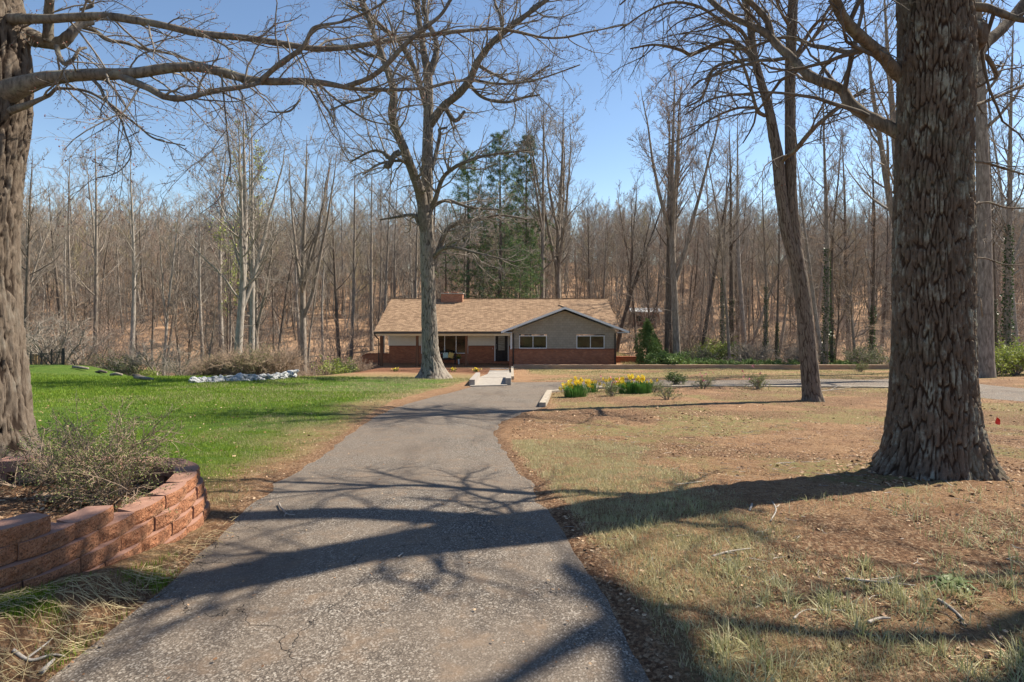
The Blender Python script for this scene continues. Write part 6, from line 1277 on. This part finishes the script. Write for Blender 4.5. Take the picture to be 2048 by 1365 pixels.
daff_clump(1283, 788, .32, 420, flz(1271, 1288, 750, 762, 13)+[(1270, 768), (1294, 765), (1300, 762), (1302, 762), (1314, 761), (1285, 763)], 'rightmost dense daffodil clump with dark lower leaves')
for px, py, lb in ((791, 744, 'yellow pansy tuft in the mulch bed left of the tall front tree'), (906, 744, 'yellow pansy tuft in the mulch bed just right of the tall front tree'), (952, 745, 'yellow pansy tuft in the mulch bed left of the concrete walk')):
    x, y, z = GP(px, py); r_ = root('pansy', (x, y, z), lb, 'flowers', 'yellow pansies in the porch bed'); pos = np.array([x, y, z+.10])+rng.normal(size=(46, 3))*[.10, .08, .03]; V, Fq = scatter(LEAF_V, LEAF_F, pos, rrand(46), np.full(46, .10)); part('leaves', V, Fq, M['shrub_green'], r_, kind='stuff')
    pos = np.array([x, y, z+.18])+rng.normal(size=(26, 3))*[.09, .07, .03]; V, Fq = scatter(LEAF_V, LEAF_F, pos, rrand(26), np.full(26, .10)); part('petals', V, Fq, M['petal'], r_, kind='stuff')
# red marking flag
x, y, z = GP(1992, 862); r_ = root('marking_flag', (x, y, z), 'small red marking flag on a wire stake right of the big oak', 'flag'); mb = MB(); mb.tube([(x, y, z-.05), (x+.01, y, z+.12), (x+.015, y, z+.24)], [.0015]*3, 4); mb.build('stake', M['metal_wire'], r_)
V = [(x+.015, y, z+.24), (x+.05, y-.02, z+.20), (x+.085, y+.01, z+.15), (x+.07, y, z+.10), (x+.01, y-.01, z+.11), (x-.02, y, z+.13)]; part('flag', [(a, b+o_, c) for o_ in (0, .0012) for a, b, c in V], [np.array([(0, 1, 2), (0, 2, 3), (0, 3, 4), (0, 4, 5), (8, 7, 6), (9, 8, 6), (10, 9, 6), (11, 10, 6)])], M['red_flag'], r_)

# ------------------------------------------------------------------ sticks lying about
def stick(pix, rad, label, forks=(), lift=.012, group=None):
    P = [np.array(GP(a, b)) for a, b in pix]; c = P[0].copy(); r_ = root('fallen_stick', tuple(c), label, 'stick', group); P = [p+[0, 0, lift+rad] for p in P]; pp, q = resample(P, np.linspace(rad, rad*.5, len(P)), 5*len(P)); mb = MB(); mb.tube(pp, q, 7)
    mb.build('branch', M['stick'], r_, True)
    for fk in forks:
        Q = [np.array(GP(a, b))+[0, 0, lift+rad] for a, b in fk]; pp, q = resample(Q, np.linspace(rad*.7, rad*.35, len(Q)), 5*len(Q)); mb = MB(); mb.tube(pp, q, 6); mb.build('side_branch', M['stick'], r_, True)
stick([(1499, 1028), (1510, 1008), (1535, 1003), (1552, 1025), (1541, 1050)], .009, 'pale grey crooked stick bent like a hook in the oak shadow', [[(1535, 1003), (1500, 1003), (1485, 1005)], [(1552, 1022), (1560, 1015)]])
stick([(558, 1012), (563, 1022), (575, 1034), (590, 1036)], .007, 'small grey forked stick on the left side of the driveway', [[(572, 1032), (568, 1040)]])
stick([(1425, 1122), (1450, 1114), (1480, 1108), (1500, 1104)], .008, 'pale brown stick in the grass left of the dandelion', [[(1450, 1114), (1470, 1115)]])
stick([(1876, 1208), (1895, 1222), (1915, 1237), (1927, 1250)], .010, 'brown stick lying on bare clay near the dandelion')
stick([(1736, 1257), (1760, 1249), (1781, 1246)], .009, 'short pale stick beside the dark grass tuft in the foreground')
stick([(1587, 1249), (1612, 1232), (1660, 1228), (1690, 1232)], .006, 'thin curved brown twig in the foreground grass')
stick([(25, 1320), (60, 1332), (105, 1328), (130, 1325)], .008, 'thin dark stick at the bottom left beside the driveway', [[(55, 1331), (85, 1308), (105, 1292)]])
stick([(83, 1357), (95, 1345), (108, 1336)], .012, 'short pale wood scrap on the clay at the bottom left corner')
stick([(1690, 1165), (1760, 1172), (1830, 1180)], .008, 'long thin stick half buried left of the dandelion', [[(1760, 1172), (1800, 1160)]])
stick([(1633, 786), (1660, 783), (1690, 779), (1705, 776)], .012, 'pale cut branches piled just right of the twin tree', [[(1650, 784), (1640, 777)], [(1660, 783), (1685, 770)], [(1670, 782), (1712, 784)], [(1655, 783), (1690, 789)]], .03)
stick([(1345, 975), (1385, 970), (1420, 966)], .007, 'thin grey twig lying in light near the oak shadow edge')
stick([(1540, 935), (1560, 930), (1600, 928), (1640, 927)], .006, 'thin pale twig lying on clay left of the oak base', [[(1560, 930), (1580, 936)]])
stick([(1880, 955), (1900, 975), (1930, 985)], .008, 'bent twig leaning at the foot of the big oak')
stick([(796, 1120), (806, 1112)], .006, 'tiny pale twig on the driveway in the shadow band')
# dandelion
x, y, z = GP(1905, 1180); r_ = root('dandelion', (x, y, z), 'flat dark green dandelion rosette on bare clay in the right foreground', 'weed')
n = 34; r5 = np.random.default_rng(2); a = r5.uniform(0, 6.28, n); L = r5.uniform(.05, .12, n); t = np.linspace(0, 1, 6); V = []; Q = []
for i in range(n):
    for j, u in enumerate(t):
        w = .013*math.sin(min(1, u*1.15)*3.0)*(1+.5*(-1)**j)+.002; hh = .012+.05*u*(1-u)*2+.02*r5.random(); px_, py_ = math.cos(a[i])*L[i]*u*1.3, math.sin(a[i])*L[i]*u; V += [(x+px_-math.sin(a[i])*w, y+py_+math.cos(a[i])*w, z+hh), (x+px_+math.sin(a[i])*w, y+py_-math.cos(a[i])*w, z+hh)]
    Q += [(12*i+2*j, 12*i+2*j+1, 12*i+2*j+3, 12*i+2*j+2) for j in range(5)]
part('leaves', V, np.array(Q), M['shrub_green'], r_, True, 'stuff')

# ------------------------------------------------------------------ grass, straw, litter, clods
def blades(name, n_try, box, dens, hgt, wid, mat, seed, lean=.5, seg=1, flat=0., label=None, cat=None, clump=None):
    """dens(x,y) -> 0..1 keep probability"""
    r = np.random.default_rng(seed); x0, x1, y0, y1 = box; x = r.uniform(x0, x1, n_try); y = y0+(y1-y0)*r.random(n_try)
    if clump: k = n_try//clump; cx, cy = x[:k], y[:k]; i = r.integers(0, k, n_try); x = cx[i]+r.normal(size=n_try)*.018; y = cy[i]+r.normal(size=n_try)*.018
    kp = r.random(n_try) < dens(x, y); x = x[kp]; y = y[kp]; n = len(x); z = gs(x, y)+.0; h = hgt*r.uniform(.5, 1.25, n); 
    if callable(wid): w = wid(y)
    else: w = np.full(n, wid)
    h = h*(1+.04*np.clip(y-8, 0, 20)); a = r.uniform(0, 6.28, n); tl = np.abs(r.normal(size=n))*lean+flat; dx, dy = np.cos(a)*np.sin(tl), np.sin(a)*np.sin(tl); dz = np.cos(np.clip(tl, 0, 1.5)); b = a+1.57+r.normal(size=n)*.5
    sx, sy = np.cos(b)*w/2, np.sin(b)*w/2; B = np.stack([x, y, z-.004+r.random(n)*.004], 1); S = np.stack([sx, sy, 0*sx], 1); D = np.stack([dx, dy, dz], 1)*h[:, None]; droop = np.stack([dx, dy, -.35*np.ones(n)], 1)*(h*.35)[:, None]
    if seg == 1: V = np.stack([B-S, B+S, B+D], 1).reshape(-1, 3); Fq = np.arange(3*n).reshape(-1, 3); rv = np.repeat(r.random(n), 3); Fl = [Fq]
    else:
        M1 = B+D*.55; V = np.stack([B-S, B+S, M1-S*.85, M1+S*.85, B+D+droop], 1).reshape(-1, 3); i = np.arange(n)*5; Fl = [np.stack([i, i+1, i+3, i+2], -1), np.stack([i+2, i+3, i+4], -1)]; rv = np.repeat(r.random(n), 5)
    o = obj(name, mesh_np(name, V, Fl, mat, False, dict(rnd=rv))); return tag(o, label, cat, kind='stuff')
DLx = lambda y: np.interp(y, [1, 3.4, 4.7, 6, 8.9, 12, 16, 20, 24, 27], [-1.93, -1.91, -2.2, -2.4, -2.7, -3.0, -3.3, -2.9, -2.2, -2.0])
DRx = lambda y: np.interp(y, [1, 2.4, 3, 3.55, 4.3, 5, 6, 8.9, 10.5, 12, 14], [.62, .58, .52, .39, .25, .13, -.02, -.15, -.10, .2, .9])
def off_drive(x, y, m=.02): return sstep(m, m+.12, drive_sd(x, y)+(fbm(x*6, y*6, o=2, s=8)-.5)*.16)
nobed = lambda x, y: ~inpoly(x, y, [(a+.32 if a > -3 else a, b+.1) for a, b in BEDP])
def lawn_d(x, y):
    q = fbm(x*.55, y*.55, o=4, s=21); d = DLx(y)-x; return sstep(.1, 1.9, d+(q-.5)*2.6)*sstep(4.1, 5.2, y)*off_drive(x, y)*nobed(x, y)*(.55+.45*sstep(.3, .6, fbm(x*2.5, y*2.5, o=3, s=2)))
blades('lawn_grass', 210000, (-7.5, -2.2, 4.4, 9.5), lawn_d, .050, .0055, M['lawn'], 1, .55, 1, label='short bright green lawn grass left of the driveway', cat='grass')
blades('lawn_grass', 190000, (-20, -2.0, 9.5, 19), lambda x, y: lawn_d(x, y)*(np.abs(x) < .95*y+1), .055, lambda y: .006+.0011*(y-8), M['lawn'], 2, .6, label='bright green lawn grass in the middle of the lawn', cat='grass')
blades('lawn_grass', 120000, (-30, -2.5, 19, 28.5), lambda x, y: lawn_d(x, y)*(np.abs(x) < .95*y+1)*sstep(-6, -10, x+(28-y)*.0), .06, lambda y: .02+0*y, M['lawn'], 3, .6, label='bright green lawn grass at the far side of the lawn', cat='grass')
blades('thin_grass', 90000, (-12, 1.2, 14, 29), lambda x, y: .8*off_drive(x, y)*(x < DLx(y))*sstep(.35, .6, fbm(x*1.1, y*1.1, o=3, s=23)), .06, lambda y: .014+0*y, M['thin_grass'], 4, .7, label='thin patchy yellow-green grass left of the driveway head', cat='grass')
def sideL(x, y): d = DLx(y)-x; return (d > .05)*(d < 2.6)*sstep(.42, .62, fbm(x*1.7, y*1.7, o=3, s=24))*off_drive(x, y)*nobed(x, y)*.8
blades('verge_grass', 120000, (-5, -1.9, 1.9, 12), sideL, .055, .005, M['thin_grass'], 5, .7, label='patchy verge grass along the left edge of the driveway', cat='grass')
blades('verge_grass', 60000, (-3.4, -1.9, 1.9, 3.6), lambda x, y: (DLx(y)-x > .04)*sstep(.40, .55, fbm(x*2.3, y*2.3, o=3, s=27))*nobed(x, y), .05, .0045, M['lawn'], 25, .7, label='green grass growing through the straw below the block wall', cat='grass')
# right side: dense pale grass beside the driveway, thinning into clay
def rightd(x, y):
    d = x-DRx(y); q = fbm(x*.9+7, y*.9, o=4, s=33); return off_drive(x, y, .10)*(x > DRx(y))*np.clip(sstep(.36, .58, q+.30*np.exp(-(d/1.3)**2)-.08*np.clip(d-1.2, 0, 4)), 0, 1)*(1-sstep(7.5, 11, y)*.75)
blades('dry_grass', 380000, (0.0, 3.8, 1.9, 8.5), lambda x, y: rightd(x, y)*(1-sstep(.8, 2.1, x-DRx(y)+(fbm(x*1.2, y*1.2, o=3, s=91)-.5)*1.8))*1.0, .055, .0058, M['dry_grass'], 6, .95, 1, .25, label='matted straw-coloured grass along the right edge of the driveway', cat='grass')
blades('thin_grass', 150000, (0.0, 7.5, 1.9, 12), lambda x, y: rightd(x, y)*.5*sstep(.44, .58, fbm(x*1.6+3, y*1.6, o=4, s=92)), .05, .0048, M['thin_grass'], 7, .7, 1, label='thin patchy grass on the clay right of the driveway', cat='grass')
blades('grass_tufts', 56000, (.7, 6.0, 1.9, 5.2), lambda x, y: off_drive(x, y, .2)*sstep(.50, .58, fbm(x*1.3+2, y*1.3, o=3, s=35))*(.25+.75*(1-sstep(2.6, 4.2, x+(y-2.4)*.8)))*sstep(5.6, 3.8, y), .11, .0048, M['tuft'], 8, .8, 2, label='longer green grass tufts in the right foreground', cat='grass', clump=26)
blades('far_grass', 120000, (-.5, 26, 8, 38), lambda x, y: off_drive(x, y)*(x > DRx(y))*np.maximum(sstep(.47, .58, fbm(x*.5+9, y*.5, o=4, s=31)), .6*(y > 26)*sstep(.3, .48, fbm(x*.5+9, y*.5, o=4, s=31)))*(x < .95*y+1)*.9, .05, lambda y: .008+.0006*(y-8), M['thin_grass'], 9, .8, label='mossy patches of thin grass on the bare right yard', cat='grass')
blades('ground_cover', 50000, (9, 30, 41, 58), lambda x, y: sstep(.42, .55, fbm(x*.3, y*.3, o=3, s=51)), .12, .035, M['thin_grass'], 10, .7, label='green ground cover on the floor of the right thicket', cat='ground cover')
# straw below the planter wall
r = np.random.default_rng(9); n = 4300; x = r.uniform(-3.6, -1.92, n); y = r.uniform(2.2, 4.4, n); ok = nobed(x, y) & (x < DLx(y)-.02+r.normal(size=n)*.05) & (r.random(n) < (.25+.75*sstep(.38, .55, fbm(x*2, y*2, o=3, s=61)))); x = x[ok]; y = y[ok]; n = len(x)
a = r.normal(size=n)*.9+.15; L = r.uniform(.04, .17, n); t = np.linspace(-.5, .5, 4); P = np.zeros((n, 4, 3)); P[..., 0] = x[:, None]+np.cos(a)[:, None]*L[:, None]*t; P[..., 1] = y[:, None]+np.sin(a)[:, None]*L[:, None]*t; P[..., 2] = gs(P[..., 0], P[..., 1])+.018+r.uniform(0, .03, n)[:, None]+r.normal(size=(n, 1))*.10*L[:, None]*t[None]+.15*L[:, None]*(.25-t[None]**2)
ok = nobed(P[:, 0, 0], P[:, 0, 1]) & nobed(P[:, 3, 0], P[:, 3, 1]); P = P[ok]; n = len(P)
V, Q = tubes(P, np.full((n, 4), .0012), 3); tag(obj('straw', mesh_np('straw', V, Q, M['straw'], False, dict(rnd=np.repeat(r.random(n), 12)))), 'loose pale straw scattered below the block wall', 'straw', kind='stuff')
# dead leaves
def litter_obj(name, n, box, dens, s0, s1, mat, seed, label, cat, zo=.012, tilt=.5):
    r = np.random.default_rng(seed); x = r.uniform(box[0], box[1], n); y = r.uniform(box[2], box[3], n); k = r.random(n) < dens(x, y); x = x[k]; y = y[k]; n = len(x)
    LV = np.array([(-.5, -.1, .05), (-.15, -.34, -.02), (.35, -.22, .08), (.5, .05, .0), (.2, .33, .12), (-.25, .28, .02)]); LF = np.array([(0, 1, 2, 3), (0, 3, 4, 5)]); R = rotz(r.uniform(0, 6.28, n))@rotx(r.normal(size=n)*tilt); V, Q = scatter(LV, LF, np.stack([x, y, gs(x, y)+zo], 1), R, r.uniform(s0, s1, n)); return tag(obj(name, mesh_np(name, V, Q, mat, False, dict(rnd=np.repeat(r.random(n), 6)))), label, cat, kind='stuff')
litter_obj('leaf_litter', 9000, (-5.6, -2.3, 1.4, 6.2), lambda x, y: inpoly(x, y, [(a-.12, b) for a, b in BEDP])*1.0, .02, .055, M['dead_leaf'], 1, 'brown dead leaves and mulch inside the planter', 'leaf litter', .012, .7)
litter_obj('dead_leaves', 80000, (0, 10, 1.9, 11), lambda x, y: off_drive(x, y, .0)*(x > DRx(y)-.05)*(.22+.5*np.exp(-np.clip(x-DRx(y), 0, 9)/.35)+.3*sstep(.5, .62, fbm(x*.8, y*.8+40, o=3, s=41))), .010, .034, M['dead_leaf'], 2, 'brown dead leaves scattered on the right yard', 'leaf litter')
litter_obj('dead_leaves', 9000, (-4.2, -1.7, 2.0, 14), lambda x, y: off_drive(x, y, -.02)*(x < DLx(y)+.05)*nobed(x, y)*.8*np.exp(-np.clip(DLx(y)-x, 0, 9)/.45), .010, .032, M['dead_leaf'], 3, 'brown dead leaves along the left edge of the driveway', 'leaf litter')
litter_obj('leaf_scraps', 4500, (-2.1, .8, 1.9, 12), lambda x, y: (drive_sd(x, y) < 0)*(.10+.9*np.exp(drive_sd(x, y)/.10)), .006, .022, M['dead_leaf'], 4, 'small leaf scraps lying on the driveway', 'leaf litter', .016, .3)
litter_obj('dead_leaves', 26000, (0, 24, 10, 26), lambda x, y: off_drive(x, y, .05)*(x > DRx(y))*(x < .95*y)*(.15+.85*sstep(.45, .6, fbm(x*.5, y*.5+40, o=3, s=41))), .03, .07, M['dead_leaf'], 7, 'brown dead leaves on the farther part of the right yard', 'leaf litter')
litter_obj('dead_leaves', 2600, (-16, -2, 4.6, 24), lambda x, y: (x < DLx(y))*nobed(x, y)*(x > -.95*y), .02, .05, M['dead_leaf'], 17, 'a few brown dead leaves lying on the lawn', 'leaf litter', .03)
litter_obj('bark_litter', 4000, (2.6, 6.4, 4.4, 7.6), lambda x, y: np.exp(-np.clip(np.hypot(x-4.37, y-5.9)-.5, 0, 9)/.45), .015, .05, M['dead_leaf'], 18, 'bark flakes and leaves gathered at the foot of the big oak', 'leaf litter', .02, .6)
# clay crumbs and pebbles
r = np.random.default_rng(12); n = 20000; x = r.uniform(.3, 8.5, n); y = 1.9+8.5*r.random(n)**1.2; k = (x > DRx(y)+.1) & (r.random(n) < .2+.8*sstep(.4, .6, fbm(x*1.2, y*1.2, o=3, s=44))); x = x[k]; y = y[k]; n = len(x)
OV = np.array([(1, 0, 0), (-.4, .9, .1), (-.6, -.8, 0), (.1, 0, .75), (0, .1, -.6)], float); OF = np.array([(0, 1, 3), (1, 2, 3), (2, 0, 3), (1, 0, 4), (2, 1, 4), (0, 2, 4)])
V, Q = scatter(OV, OF, np.stack([x, y, gs(x, y)+.006], 1), rrand(n, r), .004+.016*r.random(n)**3); tag(obj('clay_crumbs', mesh_np('clay_crumbs', V, Q, M['clod'], False, dict(rnd=np.repeat(r.random(n), 5)))), 'clay crumbs and pebbles on the bare right yard', 'gravel', kind='stuff')
# fine twig litter
r = np.random.default_rng(14); n = 1500; x = r.uniform(.4, 9, n); y = 2+9*r.random(n); k = x > DRx(y)+.1; x = x[k]; y = y[k]; n = len(x); a = r.uniform(0, 6.28, n); L = r.uniform(.04, .20, n); t = np.linspace(-.5, .5, 4); P = np.zeros((n, 4, 3)); cv = r.normal(size=n)*.3
P[..., 0] = x[:, None]+np.cos(a[:, None]+cv[:, None]*t*2)*L[:, None]*t; P[..., 1] = y[:, None]+np.sin(a[:, None]+cv[:, None]*t*2)*L[:, None]*t; P[..., 2] = gs(P[..., 0], P[..., 1])+.014; V, Q = tubes(P, np.tile(np.linspace(.0028, .0014, 4), (n, 1)), 3); tag(obj('twig_litter', mesh_np('twig_litter', V, Q, M['stick'])), 'fine broken twigs scattered over the right yard', 'twigs', kind='stuff')
